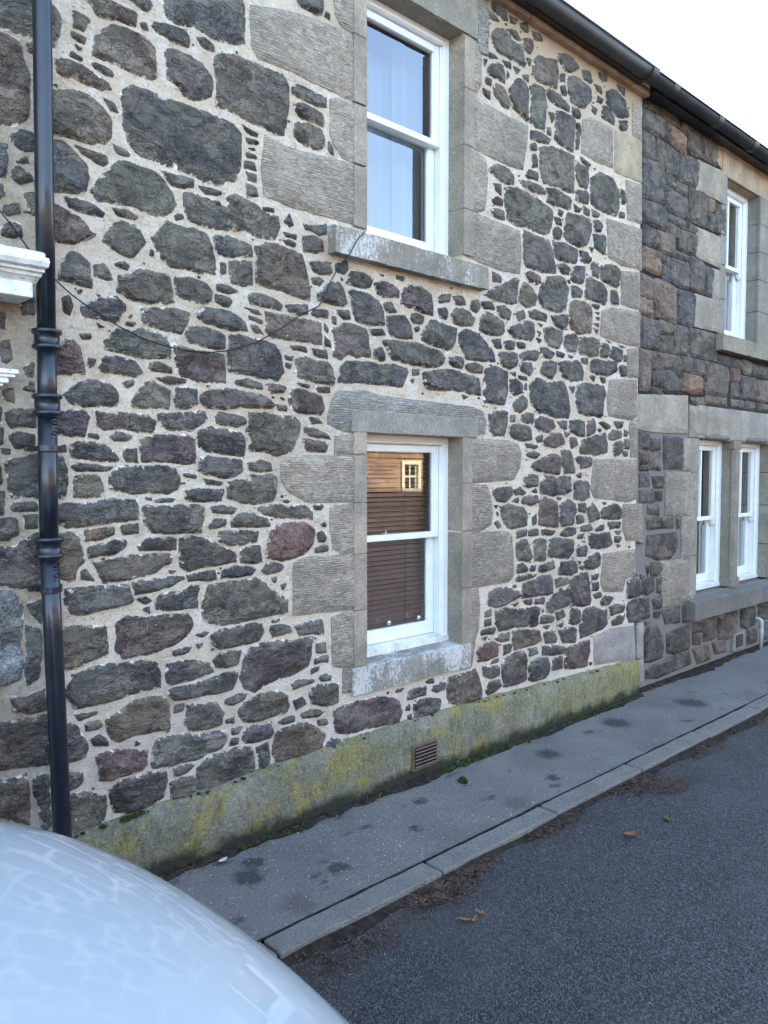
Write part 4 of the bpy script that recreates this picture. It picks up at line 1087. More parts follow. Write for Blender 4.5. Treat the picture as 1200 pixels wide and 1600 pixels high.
def dense(o, size):
    bm = bmesh.new(); bm.from_mesh(o.data)
    for _ in range(6):
        ed = [e for e in bm.edges if e.calc_length() > size * 1.5]
        if not ed: break
        bmesh.ops.subdivide_edges(bm, edges=ed, cuts=1, use_grid_fill=True)
    bmesh.ops.triangulate(bm, faces=[f for f in bm.faces if len(f.verts) > 4])
    bm.to_mesh(o.data); bm.free(); return o

# ------------------------------------------------------------------ stones
TINT = dict(D=(.043, .042, .045), d=(.070, .066, .064), g=(.118, .107, .078), b=(.128, .098, .070), p=(.092, .062, .064), r=(.150, .068, .055),
            k=(.155, .120, .092), o=(.225, .125, .068), L=(.24, .245, .23), G=(.12, .135, .135))
def parse(txt):
    out = []
    for ln in txt.strip().split('\n'):
        s = ln.split(); pts = [tuple(int(v) / 1000 for v in p.split(',')) for p in s[1:]]
        out.append((s[0], pts))
    return out
def area(p): return abs(sum(p[i][0] * p[(i + 1) % len(p)][1] - p[(i + 1) % len(p)][0] * p[i][1] for i in range(len(p)))) / 2
def ccw(p):
    a = sum(p[i][0] * p[(i + 1) % len(p)][1] - p[(i + 1) % len(p)][0] * p[i][1] for i in range(len(p)))
    return p if a > 0 else p[::-1]
def grow(p, d):
    """offset a ccw outline outwards"""
    n = len(p); out = []
    for i in range(n):
        a = Vector(p[i - 1]); b = Vector(p[i]); c = Vector(p[(i + 1) % n])
        u = (b - a); v = (c - b)
        if u.length < 1e-6 or v.length < 1e-6: continue
        u.normalize(); v.normalize()
        n1 = Vector((u.y, -u.x)); n2 = Vector((v.y, -v.x)); m = n1 + n2
        if m.length < .3: m = n1
        m.normalize(); k = d / max(.5, m.dot(n1)); q = b + m * k; out.append((q.x, q.y))
    return out
def grow_free(p, d, others, gap=.008):
    """offset outwards, but never closer than a joint to the neighbouring stones"""
    q = []
    for i in range(len(p)):
        a = Vector(p[i]); b = Vector(p[(i + 1) % len(p)]); n = max(1, round((b - a).length / .05)); q += [tuple(a.lerp(b, k / n)) for k in range(n)]
    g = grow(q, d)
    if len(g) != len(q): return g
    bb = bbox(q); near_ = [o for o in others if o[0][0] < bb[2] + .05 and o[0][2] > bb[0] - .05 and o[0][1] < bb[3] + .05 and o[0][3] > bb[1] - .05 and o[1] is not p]
    out = []
    for a, b in zip(q, g):
        m = min([edist(a[0], a[1], o[1]) for o in near_] + [1.]); al = max(-.002, min(1., ((m - gap) / 2) / d)) if d > 0 else 1
        out.append((a[0] + (b[0] - a[0]) * al, a[1] + (b[1] - a[1]) * al))
    return out
def edist(x, z, p):
    best = 9.
    for i in range(len(p)):
        ax, az = p[i - 1]; bx, bz = p[i]; dx, dz = bx - ax, bz - az
        L = dx * dx + dz * dz; t = 0 if L == 0 else max(0, min(1, ((x - ax) * dx + (z - az) * dz) / L))
        q = (x - ax - t * dx) ** 2 + (z - az - t * dz) ** 2
        if q < best: best = q
    return math.sqrt(best)
def stone_geo(poly, y0=0., proud=.014, rough=.007, jit=.024, step=.018, edge_w=.016, lip=.004, round_=True, back=.03, mn=.0105):
    """one rough stone: ragged outline, chamfered rim running back into the joint, broken face. returns verts, faces, edge attr"""
    p = ccw(poly); A = area(p); size = math.sqrt(A)
    step = max(step * (.6 if size < .1 else 1.), size / 11, .009)
    if round_:
        q = []
        n = len(p)
        for i in range(n):
            a = Vector(p[i - 1]); b = Vector(p[i]); c = Vector(p[(i + 1) % n])
            k1 = min(.14, .005 / max((b - a).length, 1e-4)); k2 = min(.14, .005 / max((c - b).length, 1e-4))
            q += [tuple(b.lerp(a, k1)), tuple(b.lerp(c, k2))]
        p = q
    o = []
    sd = random.random() * 90
    for i in range(len(p)):
        a = Vector(p[i]); b = Vector(p[(i + 1) % len(p)]); L = (b - a).length; n = max(1, int(L / step + .5))
        nr = Vector(((b - a).y, -(b - a).x)); nr = nr.normalized() if nr.length > 0 else nr
        for k in range(n):
            c = a.lerp(b, k / n)
            am = jit * min(size, .12)
            c = c + nr * (NZ.noise(Vector((c.x * 26, c.y * 26, sd))) * am * 1.0 + NZ.noise(Vector((c.x * 70, c.y * 70, sd + 5))) * am * .35)
            o.append((c.x, c.y))
    n = len(o)
    if n < 3: return None
    ins = []
    xs = [q[0] for q in o]; zs = [q[1] for q in o]
    x = min(xs)
    while x < max(xs):
        z = min(zs)
        while z < max(zs):
            px = x + random.uniform(-.35, .35) * step; pz = z + random.uniform(-.35, .35) * step
            if edist(px, pz, o) > step * .42: ins.append((px, pz))
            z += step
        x += step
    vs = [Vector(q) for q in o + ins]
    V, E, F, ov, oe, of = delaunay_2d_cdt(vs, [(i, (i + 1) % n) for i in range(n)], [list(range(n))], 1, 1e-5)
    tx = random.uniform(-.05, .05); tz = random.uniform(-.05, .09)
    cx = sum(xs) / n; cz = sum(zs) / n; st = random.uniform(3, 7)
    verts = []; edge = []; rim = {}
    fac = []
    if A > .006 and rough > .004:
        for _ in range(random.randint(2, 5)):
            an = random.uniform(0, 6.28); sl = random.uniform(.04, .17)
            fac.append((math.cos(an) * sl, math.sin(an) * sl, cx + random.uniform(-.3, .3) * size, cz + random.uniform(-.3, .3) * size))
    for i, v in enumerate(V):
        e = edist(v.x, v.y, o); s = min(1., e / min(edge_w, size * .32)); s = s * s * (3 - 2 * s)
        P3 = Vector((v.x * 7, v.y * 9, sd)); q = NZ.noise(P3) + .5 * NZ.noise(P3 * 2.3)
        led = math.floor(q * st) / st
        h = -lip + s * max(mn + lip, proud + lip + rough * (1.3 * led + .8 * q) + rough * .7 * NZ.noise(Vector((v.x * 38, v.y * 38, sd))) + (tx * (v.x - cx) + tz * (v.y - cz)) * min(1, rough / .007))
        if fac: h += s * max(-.012, min(.012, min((v.x - c_) * a_ + (v.y - d_) * b_ for a_, b_, c_, d_ in fac) + .004))
        h = max(h, -lip + s * (mn + lip))
        verts.append((v.x, y0 - h, v.y)); edge.append(min(1., e / min(.03, size * .22)))
    faces = [tuple(f) for f in F]
    # skirt back into the wall
    used = {}
    for f in faces:
        for k in range(len(f)):
            a, b = f[k], f[(k + 1) % len(f)]; used[(a, b)] = 1
    m = {}
    def bk(i):
        if i not in m:
            x, y, z = verts[i]; m[i] = len(verts); verts.append((x, y0 + back, z)); edge.append(0.)
        return m[i]
    for (a, b) in list(used):
        if (b, a) not in used: faces.append((b, a, bk(a), bk(b)))
    # faces looking along -y
    return verts, faces, edge
def add_stone(name, geo, tint, mat, parent, kind=None):
    v, f, e = geo
    o = mesh_obj(name, v, f, mat, parent, kind=kind); fix(o)
    me = o.data
    if isinstance(tint, tuple): set_tint(me, tint)
    else:
        a = me.color_attributes.new('tint', 'FLOAT_COLOR', 'POINT'); a.data.foreach_set('color', [c for q in tint for c in (*q, 1.)])
    ea = me.attributes.new('edge', 'FLOAT', 'POINT'); ea.data.foreach_set('value', e)
    return o
def tinted(code, k=.26):
    c = TINT[code]; c = (c[0] * .94, c[1] * .87, c[2] * .79); s = random.uniform(1 - k, 1 + k); w = random.gauss(.01, .07)
    return (c[0] * s * (1 + w), c[1] * s, c[2] * s * (1 - w))
class Joined:
    def __init__(s): s.v = []; s.f = []; s.e = []; s.t = []
    def add(s, geo, tint):
        b = len(s.v); s.v += geo[0]; s.f += [tuple(i + b for i in q) for q in geo[1]]; s.e += geo[2]; s.t += [tint] * len(geo[0])
    def build(s, name, mat, parent):
        return add_stone(name, (s.v, s.f, s.e), s.t, mat, parent, 'stuff')
def bbox(p): return min(q[0] for q in p), min(q[1] for q in p), max(q[0] for q in p), max(q[1] for q in p)
def inside(x, z, p):
    c = False
    for i in range(len(p)):
        x1, z1 = p[i - 1]; x2, z2 = p[i]
        if (z1 > z) != (z2 > z) and x < (x2 - x1) * (z - z1) / (z2 - z1) + x1: c = not c
    return c
def rough_wall(name, x0, x1, z0, z1, res, holes, y, amp, mat, parent, depth=.4):
    """wall face as an uneven sheet with openings, with thickness behind"""
    xs = [x0]; 
    cuts = sorted({x0, x1, *[h[0] for h in holes], *[h[2] for h in holes]})
    cutz = sorted({z0, z1, *[h[1] for h in holes], *[h[3] for h in holes]})
    def lin(c):
        out = [c[0]]
        for a, b in zip(c, c[1:]):
            n = max(1, round((b - a) / res)); out += [a + (b - a) * (k + 1) / n for k in range(n)]
        return out
    X = [v for v in lin([c for c in cuts if x0 <= c <= x1])]; Z = lin([c for c in cutz if z0 <= c <= z1])
    V = []; idx = {}
    for i, a in enumerate(X):
        for j, b in enumerate(Z):
            P3 = Vector((a * 13, b * 13, 3.3))
            d = NZ.noise(P3) * .35 + NZ.noise(P3 * 2.9) * .4 + NZ.noise(P3 * 7) * .25
            V.append((a, y - amp * d, b))
    nz = len(Z); F = []
    for i in range(len(X) - 1):
        for j in range(nz - 1):
            cx = (X[i] + X[i + 1]) / 2; cz = (Z[j] + Z[j + 1]) / 2
            if any(h[0] < cx < h[2] and h[1] < cz < h[3] for h in holes): continue
            F.append((i * nz + j, (i + 1) * nz + j, (i + 1) * nz + j + 1, i * nz + j + 1))
    return mesh_obj(name, V, F, mat, parent, True)

# ================================================================== the ground
G = 'structure'
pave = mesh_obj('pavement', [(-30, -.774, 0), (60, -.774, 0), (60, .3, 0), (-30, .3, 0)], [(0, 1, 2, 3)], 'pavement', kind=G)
road = mesh_obj('road', [(-60, -9.3, -.032), (120, -9.3, -.032), (120, -.86, -.032), (-60, -.86, -.032)], [(0, 1, 2, 3)], 'road', kind=G)
grd = mesh_obj('ground', [(-400, -400, -.06), (400, -400, -.06), (400, 400, -.06), (-400, 400, -.06)], [(0, 1, 2, 3)], 'ground', kind=G)
farp = MB().box((-60, -11.3, -.05), (120, -9.3, .08), .01).build('far_pavement', 'pavement', kind=G)
kerb = empty('kerb'); kerb['kind'] = G
kx = -.411 - .9155 * 9
proto = None
for k in range(36):
    if proto is None:
        m = MB().box((0, -.905, -.12), (.900, -.780, .004), .008, 2); proto = m.build('kerb_stone', 'kerb', kerb); dense(proto, .05); grime(proto, .004, 14)
        proto.location = (kx, 0, 0)
    else:
        c = copy_obj(proto, kerb, (kx + .9155 * k, random.uniform(-.004, .004), random.uniform(-.002, .002)))
        c.rotation_euler.z = random.uniform(-.003, .003)
mesh_obj('kerb_joint', [(-10, -.9, -.014), (30, -.9, -.014), (30, -.76, -.014), (-10, -.76, -.014)], [(0, 1, 2, 3)], 'soil', kerb)
V = []; F = []; n = 700
for i in range(n + 1):
    x = -2.2 + 9.5 * i / n; a = .004 + .016 * abs(NZ.noise(Vector((x * 3, 0, 4)))) + .007 * NZ.noise(Vector((x * 17, 2, 4))); b = .004 + .004 * NZ.noise(Vector((x * 21, 6, 4)))
    V += [(x, -.777 + max(.002, a), .0012), (x, -.777 - max(0, a) * .1, .0065), (x, -.783 - max(.001, b), .0052)]
for i in range(n):
    for k in range(2): F.append((i * 3 + k, (i + 1) * 3 + k, (i + 1) * 3 + k + 1, i * 3 + k + 1))
fix(mesh_obj('joint_dirt', V, F, 'soil', kerb, True, 'stuff'))

# ================================================================== the stone house
house = empty('stone_house', (0, 0, 0), 'two storey house of dark rubble in pale lime mortar with black downpipe', 'house')
UW = (-.092, 3.17, .722, 4.56); LW = (-.096, .745, .722, 2.067)          # window openings x0 z0 x1 z1
XL, XR, ZT = -4.6, 2.90, 4.93
rough_wall('mortar_wall', -2.35, XR, 0, ZT, .0165, [UW, LW], .003, .0085, 'mortar', house)
rough_wall('mortar_wall', XL, -2.35, 0, ZT, .04, [(-3.35, -1, -2.40, 2.1)], .003, .0085, 'mortar', house)

RUB = parse(RUBBLE); ASH = parse(ASHLAR); RGT = parse(RIGHT)
def shown(p):
    """rough picture area: wall area over squared distance to the street side"""
    cx = sum(q[0] for q in p) / len(p); cz = sum(q[1] for q in p) / len(p)
    d2 = (cx - CAM[0]) ** 2 + CAM[1] ** 2 + (cz - CAM[2]) ** 2
    return area(p) / d2 * abs(CAM[1]) / math.sqrt(d2)
order = sorted(RUB, key=lambda s: -shown(s[1])); J = Joined()
taken = [bbox(p) for _, p in RUB + ASH] + [(-.45, 3.0, .95, 4.95), (-.35, .55, .98, 2.3)]
OTH = [(bbox(p), p) for _, p in order] + [(bbox(p), p) for _, p in ASH]
for i, (code, p) in enumerate(order):
    A = area(p); big = A > .006
    far = .004 if sum(q[0] for q in p) / len(p) > .95 else 0.
    g = stone_geo(ccw(grow_free(ccw(p), far + .015 if A > .02 else far + .012 if big else far + .008, [o for o in OTH if o[1] is not p])), 0., random.uniform(.009, .020) if big else random.uniform(.006, .011), (.011 if A > .02 else .006)) if 1 else stone_geo(grow(ccw(p), .0095 if A > .02 else .007 if big else .004), 0., random.uniform(.009, .020) if big else random.uniform(.006, .011), (.011 if A > .02 else .006))
    if not g: continue
    if i < 300: add_stone('rubble_stone', g, tinted(code), 'rubble', house)
    else: J.add(g, tinted(code))
# the rest of the wall, beyond the picture, in the same random rubble
FRAME = [(-1.99, -.2), (-1.99, 3.69), (1.80, 5.2), (9, 5.2), (9, -.2)]
def fill(J, x0, x1, z0, z1, avoid, frame, y0=0., codes='ddDgbpd', thin=.022, mn=.10, mx=.40, **kw):
    z = z0
    while z < z1:
        h = random.uniform(.09, .24); x = x0
        while x < x1:
            w = random.uniform(mn, mx); a = (x + thin / 2, z + thin / 2, min(x + w, x1) - thin / 2, min(z + h, z1) - thin / 2)
            x += w
            if a[2] - a[0] < .05 or a[3] - a[1] < .03: continue
            if frame and any(inside(q, r, frame) for q, r in ((a[0], a[1]), (a[2], a[1]), (a[0], a[3]), (a[2], a[3]))): continue
            if any(a[0] < b[2] and a[2] > b[0] and a[1] < b[3] and a[3] > b[1] for b in avoid): continue
            jt = lambda: random.uniform(-.02, .02)
            pl = [(a[0] + jt(), a[1] + jt()), ((a[0] + a[2]) / 2 + jt(), a[1] + jt() * .5), (a[2] + jt(), a[1] + jt()), (a[2] + jt() * .5, (a[1] + a[3]) / 2), (a[2] + jt(), a[3] + jt()), ((a[0] + a[2]) / 2 + jt(), a[3] + jt() * .5), (a[0] + jt(), a[3] + jt())]
            g = stone_geo(pl, y0, random.uniform(.006, .018), .006, step=.04, **kw)
            if g: J.add(g, tinted(random.choice(codes)))
        z += h
fill(J, XL, 2.85, .36, ZT, taken + [(-3.5, 0, -2.3, 2.85)], FRAME)
# galleting: slivers pressed into the wide joints
def near(x, z, r):
    for c, p in ALLP:
        b = bbox(p)
        if x < b[0] - r or x > b[2] + r or z < b[1] - r or z > b[3] + r: continue
        if inside(x, z, p) or edist(x, z, p) < r: return True
    return False
ALLP = RUB + ASH; cnt = 0
for _ in range(14000):
    x = random.uniform(-1.95, 2.85); z = random.uniform(.40, 4.8)
    if (-.36 < x < .98 and .56 < z < 2.26) or (-.42 < x < .95 and 3.0 < z < 4.95) or near(x, z, .017): continue
    w = random.uniform(.007, .022); h = random.uniform(.0035, .008); a = random.uniform(-.3, .3)
    pl = [(x + u * w * math.cos(a) - v * h * math.sin(a), z + u * w * math.sin(a) + v * h * math.cos(a)) for u, v in ((-1, -.2), (-.3, -1), (.8, -.7), (1, .3), (.2, 1), (-.7, .7))]
    g = stone_geo(pl, 0., .003, .002, step=.012, round_=False)
    if g: J.add(g, tinted('d')); cnt += 1
    if cnt > 420: break
J.build('small_rubble', 'rubble', house)

# dressed stones at the corner and round the windows
LT_TINT = (.33, .27, .20)
EDGE = dict(UL=(UW[0], -1), UR=(UW[2], 1), LL=(LW[0], -1), LR=(LW[2], 1))
right_ashlar = []
for code, p in ASH:
    p = ccw(p)
    if code in ('RA', 'RT'): right_ashlar.append((code, p)); continue
    k = random.uniform(.82, 1.14); tint = tuple(c * k for c in LT_TINT)
    if code == 'Y': tint = (.42, .345, .215)
    if code == 'P': tint = (.34, .30, .265)
    if code == 'LT': tint = (.235, .23, .205)
    if code in EDGE:
        ex, sgn = EDGE[code]
        p = [(ex - sgn * .0 if abs(q[0] - ex) < .03 else q[0], q[1]) for q in p]
        zz = [q[1] for q in p if abs(q[0] - ex) < .002]; za, zb = min(zz) + .0015, max(zz) - .0015
    g = stone_geo(p, -.004, .006, .0022, jit=.03, step=.03, edge_w=.010, lip=.003, mn=.003)
    o = add_stone('quoin_stone' if code != 'LT' else 'lintel', g, tint, 'droved_stone' if code not in 'YP' else 'smooth_stone', house)
    if code in EDGE:
        w = .092; rk = random.uniform(.9, 1.06)
        xa, xb = (ex - w, ex + .003) if sgn < 0 else (ex - .003, ex + w)
        m = MB().box((xa, -.0155, za), (xb, .15, zb), .003, 2).build('margin', 'smooth_stone', o)
        dense(m, .05); grime(m, .0012, 16); set_tint(m.data, tuple(c * rk for c in tint))
for nm_, o_ in (('u', UW), ('l', LW)):
    MB().box((o_[0] - .08, .004, o_[1] - .1), (o_[0] - .001, .148, o_[3] + .02)).build('joint_mortar', 'mortar', house)
    MB().box((o_[2] + .001, .004, o_[1] - .1), (o_[2] + .08, .148, o_[3] + .02)).build('joint_mortar', 'mortar', house)
# lower lintel margin
for nm, a, b in (('lintel_margin', (-.205, -.0185, 2.070), (.862, .15, 2.192)),):
    m = MB().box(a, b, .004, 2).build(nm, 'smooth_stone', house); dense(m, .06); grime(m, .002, 14); set_tint(m.data, (.28, .25, .20))
# upper lintel
m = MB().box((-.20, -.014, 4.562), (.845, .15, 4.862), .005, 2).build('lintel', 'smooth_stone', house); dense(m, .06); grime(m, .0025, 12); set_tint(m.data, (.29, .255, .195))
m = MB().box((.852, -.009, 4.50), (.955, .05, 4.85), .006, 2).build('lintel_end', 'droved_stone', house); dense(m, .05); grime(m, .004, 12); set_tint(m.data, (.17, .165, .15))
# sills
def sill(name, x0, x1, z0, z1, yf, yb, slope, parent, tint, mat='sill_stone'):
    m = MB().prism([(yf, z0), (yf, z1 - slope), (yf + .012, z1 - slope + .006), (yb, z1 + .01), (yb, z0)], 'x', x0, x1).build(name, mat, parent)
    dense(m, .035); grime(m, .005, 11); grime(m, .003, 34); set_tint(m.data, tint); return m
sill('window_sill', -.355, .905, 3.012, 3.165, -.062, .16, .012, house, (.25, .22, .17), 'upper_sill_stone')
sill('window_sill', -.205, .80, .592, .752, -.022, .16, .012, house, (.25, .23, .19))
# base course
pv = []; pf = []; N = 260
def ptop(x): return .318 + .03 * math.sin(x * 1.1 + 1.2) + .012 * NZ.noise(Vector((x * 6, 2, 2)))
prof = lambda x: [(-.058 + .01 * NZ.noise(Vector((x * 4, 0, 1))), -.03), (-.056 + .012 * NZ.noise(Vector((x * 5, 1, 1))), .06), (-.056 + .012 * NZ.noise(Vector((x * 5, 2, 1))), .15), (-.052 + .01 * NZ.noise(Vector((x * 5, 3, 1))), ptop(x) - .055), (-.040, ptop(x) - .02), (-.016, ptop(x)), (.0, ptop(x) + .008), (.02, ptop(x) + .012)]
for i in range(N + 1):
    x = XL + (2.895 - XL) * i / N
    for (y, z_) in prof(x): pv.append((x, y + .004 * NZ.noise(Vector((x * 30, z_ * 30, 0))), z_))
for i in range(N):
    for k in range(7): pf.append((i * 8 + k, (i + 1) * 8 + k, (i + 1) * 8 + k + 1, i * 8 + k + 1))
b = len(pv) - 8; pf.append(tuple(range(b + 7, b - 1, -1)))
fix(mesh_obj('base_course', pv, pf, 'plinth', house, True))
# air brick
v = MB().box((.222, -.070, .058), (.436, -.05, .214), .004).build('air_vent', 'vent_clay', house)
MB().box((.236, -.0715, .072), (.422, -.0695, .200)).build('vent_back', 'vent_dark', v)
pr = None
for k in range(6):
    m = MB().box((.236, -.082, -.007), (.422, -.068, .003), .002, rot=Matrix.Rotation(R(-28), 3, 'X')) if pr is None else None
    if pr is None: pr = m.build('louvre', 'vent_clay', v); z0 = .084; pr.location.z = z0
    else: copy_obj(pr, v, (0, 0, .084 + k * .0215))

# ------------------------------------------------------------------ sash windows
def sash_window(parent, x0, z0, x1, z1, yf, zm, ft=.052, bars=0, sillh=.045, horned=True, glass='glass'):
    """box frame with an outer upper sash and an inner lower sash"""
    f = MB()
    f.box((x0 - .03, yf, z0), (x0 + ft, yf + .13, z1 + .02), .003).box((x1 - ft, yf, z0), (x1 + .03, yf + .13, z1 + .02), .003)
    f.box((x0 + ft, yf + .0015, z1 - ft * .9), (x1 - ft, yf + .13, z1 + .02), .003)
    f.box((x0 + ft - .012, yf - .006, z1 - ft * .9 + .004), (x1 - ft + .012, yf + .02, z1 - ft * .9 + .018), .003)
    w = f.build('sash_window', 'white_paint', parent)
    # timber sill
    MB().prism([(yf - .012, z0), (yf - .012, z0 + sillh * .7), (yf + .05, z0 + sillh), (yf + .14, z0 + sillh), (yf + .14, z0)], 'x', x0 + .002, x1 - .002).build('timber_sill', 'old_white_paint', w)
    MB().box((x0 + ft, yf + .012, z0 + sillh), (x0 + ft + .014, yf + .024, z1 - ft), .002).box((x1 - ft - .014, yf + .012, z0 + sillh), (x1 - ft, yf + .024, z1 - ft), .002).build('staff_bead', 'white_paint', w)
    st = .048
    def sash(za, zb, y, bot, top, horns):
        a0, a1 = x0 + ft + .003, x1 - ft - .003
        m = MB()
        m.box((a0, y, za), (a0 + st, y + .042, zb), .003).box((a1 - st, y, za), (a1, y + .042, zb), .003)
        m.box((a0 + st, y + .001, za), (a1 - st, y + .041, za + bot), .003).box((a0 + st, y + .001, zb - top), (a1 - st, y + .041, zb), .003)
        m.box((a0 + st, y + .012, za + bot), (a0 + st + .008, y + .034, zb - top)).box((a1 - st - .008, y + .012, za + bot), (a1 - st, y + .034, zb - top))
        if bars:
            xc = (a0 + a1) / 2
            m.box((xc - .012, y + .004, za + bot - .002), (xc + .012, y + .036, zb - top + .002), .002)
        if horns and horned:
            for xa in (a0 + .001, a1 - st + .001): m.prism([(y + .002, za + .001), (y + .002, za - .045), (y + .02, za - .06), (y + .04, za - .02), (y + .04, za + .001)], 'x', xa, xa + st - .002)
        s = m.build('upper_sash' if horns else 'lower_sash', 'white_paint', w)
        mesh_obj('glass_pane', [(a0 + st - .004, y + .022, za + bot - .004), (a1 - st + .004, y + .022, za + bot - .004), (a1 - st + .004, y + .022, zb - top + .004), (a0 + st - .004, y + .022, zb - top + .004)], [(0, 1, 2, 3)], glass, w)
    sash(zm - .02, z1 - ft * .9 - .002, yf + .028, .038, .045, True)
    sash(z0 + sillh + .002, zm + .018, yf + .074, .082, .036, False)
    return w
def room(parent, x0, z0, x1, z1, y, mat='room_plaster', d=1.8):
    x0 -= .25; x1 += .25; z0 -= .3; z1 += .3
    V = [(x0, y, z0), (x1, y, z0), (x1, y, z1), (x0, y, z1), (x0, y + d, z0), (x1, y + d, z0), (x1, y + d, z1), (x0, y + d, z1)]
    mesh_obj('room_interior', V, [(4, 5, 6, 7), (0, 1, 5, 4), (3, 2, 6, 7), (0, 3, 7, 4), (1, 2, 6, 5)], mat, parent)
def curtain(name, label, x0, x1, z0, z1, y, folds, amp, mat='curtain'):
    V = []; F = []; n = folds * 10
    for i in range(n + 1):
        x = x0 + (x1 - x0) * i / n
        for k in range(7):
            zf = k / 6; a = amp * (1 + .5 * (1 - zf))
            V.append((x + .006 * math.sin(i * .9 + k), y + a * math.sin(i / 10 * 2 * math.pi + .8 * math.sin(i * .13)) + .3 * a * math.sin(i * .37 + 2), z0 + (z1 - z0) * zf))
    for i in range(n):
        for k in range(6): F.append((i * 7 + k, (i + 1) * 7 + k, (i + 1) * 7 + k + 1, i * 7 + k + 1))
    o = mesh_obj(name, V, F, mat, None, True); o['label'] = label; o['category'] = 'curtain'; return o
wu = sash_window(house, UW[0], UW[1] + .005, UW[2], UW[3], .118, 3.915, horned=False)
wl_ = sash_window(house, LW[0], LW[1] + .012, LW[2], LW[3], .112, 1.452, horned=False, glass='old_glass')
MB().tube([(.24, .168, .925), (.24, .150, .925)], .014, 12).build('sash_lift', 'chrome', wl_, True)
MB().tube([(.50, .168, .925), (.50, .150, .925)], .014, 12).build('sash_lift', 'chrome', wl_, True)
MB().box((.19, .15, 1.472), (.24, .18, 1.478), .002).tube([(.215, .165, 1.475), (.205, .150, 1.497)], .008, 8).build('sash_catch', 'chrome', wl_)
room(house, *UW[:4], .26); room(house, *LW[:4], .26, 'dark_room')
curtain('net_curtain', 'sheer white net curtain hanging behind the upper window of the rubble house', -.04, .50, 3.2, 4.46, .42, 6, .014)
curtain('net_curtain', 'pale drawn curtain at the side of the upper window above the cable', .46, .96, 3.2, 4.5, .36, 4, .02)
# venetian blind in the lower window
blind = empty('venetian_blind', (.31, .275, .80), 'brown slatted venetian blind closed behind the lower window', 'blind')
MB().box((-.36, -.015, 1.20), (.36, .02, 1.235), .003).build('head_rail', 'blind_slat', blind)
MB().box((-.36, -.012, -.01), (.36, .012, .005), .003).build('bottom_rail', 'blind_slat', blind)
pr = None; n = 39
for k in range(n):
    if pr is None:
        m = MB(); rot = Matrix.Rotation(R(34), 3, 'X'); m.box((-.36, -.0185, -.0012), (.36, .0185, .0012), .0, rot=rot); pr = m.build('slat', 'blind_slat', blind); pr.location = (0, 0, .022)
    else:
        c = copy_obj(pr, blind, (0, 0, .022 + k * .0305)); c.rotation_euler = (random.uniform(-.05, .05), random.uniform(-.003, .003), 0)
for x in (-.20, .16): MB().tube([(x, -.021, 0), (x, -.021, 1.2)], .0012, 5).build('cord', 'cable_rubber', blind)

# ------------------------------------------------------------------ eaves, roof, gutter
ev = MB()
xs = [XL, -3.1, -1.4, .1, 1.35, 2.93]
for i, (a, b) in enumerate(zip(xs, xs[1:])):
    o = MB().box((a + .002, -.048 + random.uniform(-.004, .004), 4.868), (b - .002, .2, 5.02), .006, 2).build('eaves_stone', 'eaves_stone', house); dense(o, .07); grime(o, .004, 9)
def roof_slab(name, x0, x1, parent, y0=-.15, z0=5.0, yr=4.2, pitch=37):
    h = (yr - y0) * math.tan(R(pitch)); t_ = .08
    p = [(y0, z0), (yr, z0 + h), (2 * yr - y0, z0), (2 * yr - y0, z0 - t_), (yr, z0 + h - t_ * 1.3), (y0, z0 - t_ + .04)]
    o = MB().prism(p, 'x', x0, x1).build(name, 'slate', parent)
    # courses of slates on the street side
    sv = []; sf = []
    k = 0; L = (yr - y0) / math.cos(R(pitch)); c_, s_ = math.cos(R(pitch)), math.sin(R(pitch))
    while k * .22 < L - .3:
        a0 = k * .22; y_a = y0 + a0 * c_; z_a = z0 + a0 * s_; y_b = y0 + (a0 + .25) * c_; z_b = z0 + (a0 + .25) * s_
        bq = len(sv); sv += [(x0, y_a - .012 * s_, z_a + .018 * c_), (x1, y_a - .012 * s_, z_a + .018 * c_), (x1, y_b - .004 * s_, z_b + .006), (x0, y_b - .004 * s_, z_b + .006), (x0, y_a, z_a + .002), (x1, y_a, z_a + .002)]
        sf += [(bq, bq + 1, bq + 2, bq + 3), (bq, bq + 4, bq + 5, bq + 1)]; k += 1
    mesh_obj('slate_courses', sv, sf, 'slate', o); return o
roof_slab('roof', XL, 2.925, house)
def gutter(parent, x0, x1, r, y, z, joints, mat='gutter_paint'):
    prof = []
    for k in range(13):
        a = math.pi + math.pi * k / 12; prof.append((y + r * math.cos(a), z + r * math.sin(a)))
    for k in range(13):
        a = 2 * math.pi - math.pi * k / 12; prof.append((y + (r - .006) * math.cos(a), z + (r - .006) * math.sin(a)))
    m = MB().prism(prof, 'x', x0, x1); m.tube([(x0, y - r, z + .004), (x1, y - r, z + .004)], .009, 8)
    g = m.build('gutter', mat, parent, True)
    for j in joints:
        q = []
        for k in range(13):
            a = math.pi + math.pi * k / 12; q.append((y + (r + .007) * math.cos(a), z + (r + .007) * math.sin(a)))
        for k in range(13):
            a = 2 * math.pi - math.pi * k / 12; q.append((y + (r + .001) * math.cos(a), z + (r + .001) * math.sin(a)))
        MB().prism(q, 'x', j - .045, j + .045).build('gutter_joint', mat, g)
    return g
gutter(house, XL, 2.74, .068, -.158, 4.945, [-2.6, -.6, 1.15, 2.70])
MB().box((XL, -.10, 4.90), (2.74, -.045, 4.955), .004).build('fascia_board', 'gutter_paint', house)

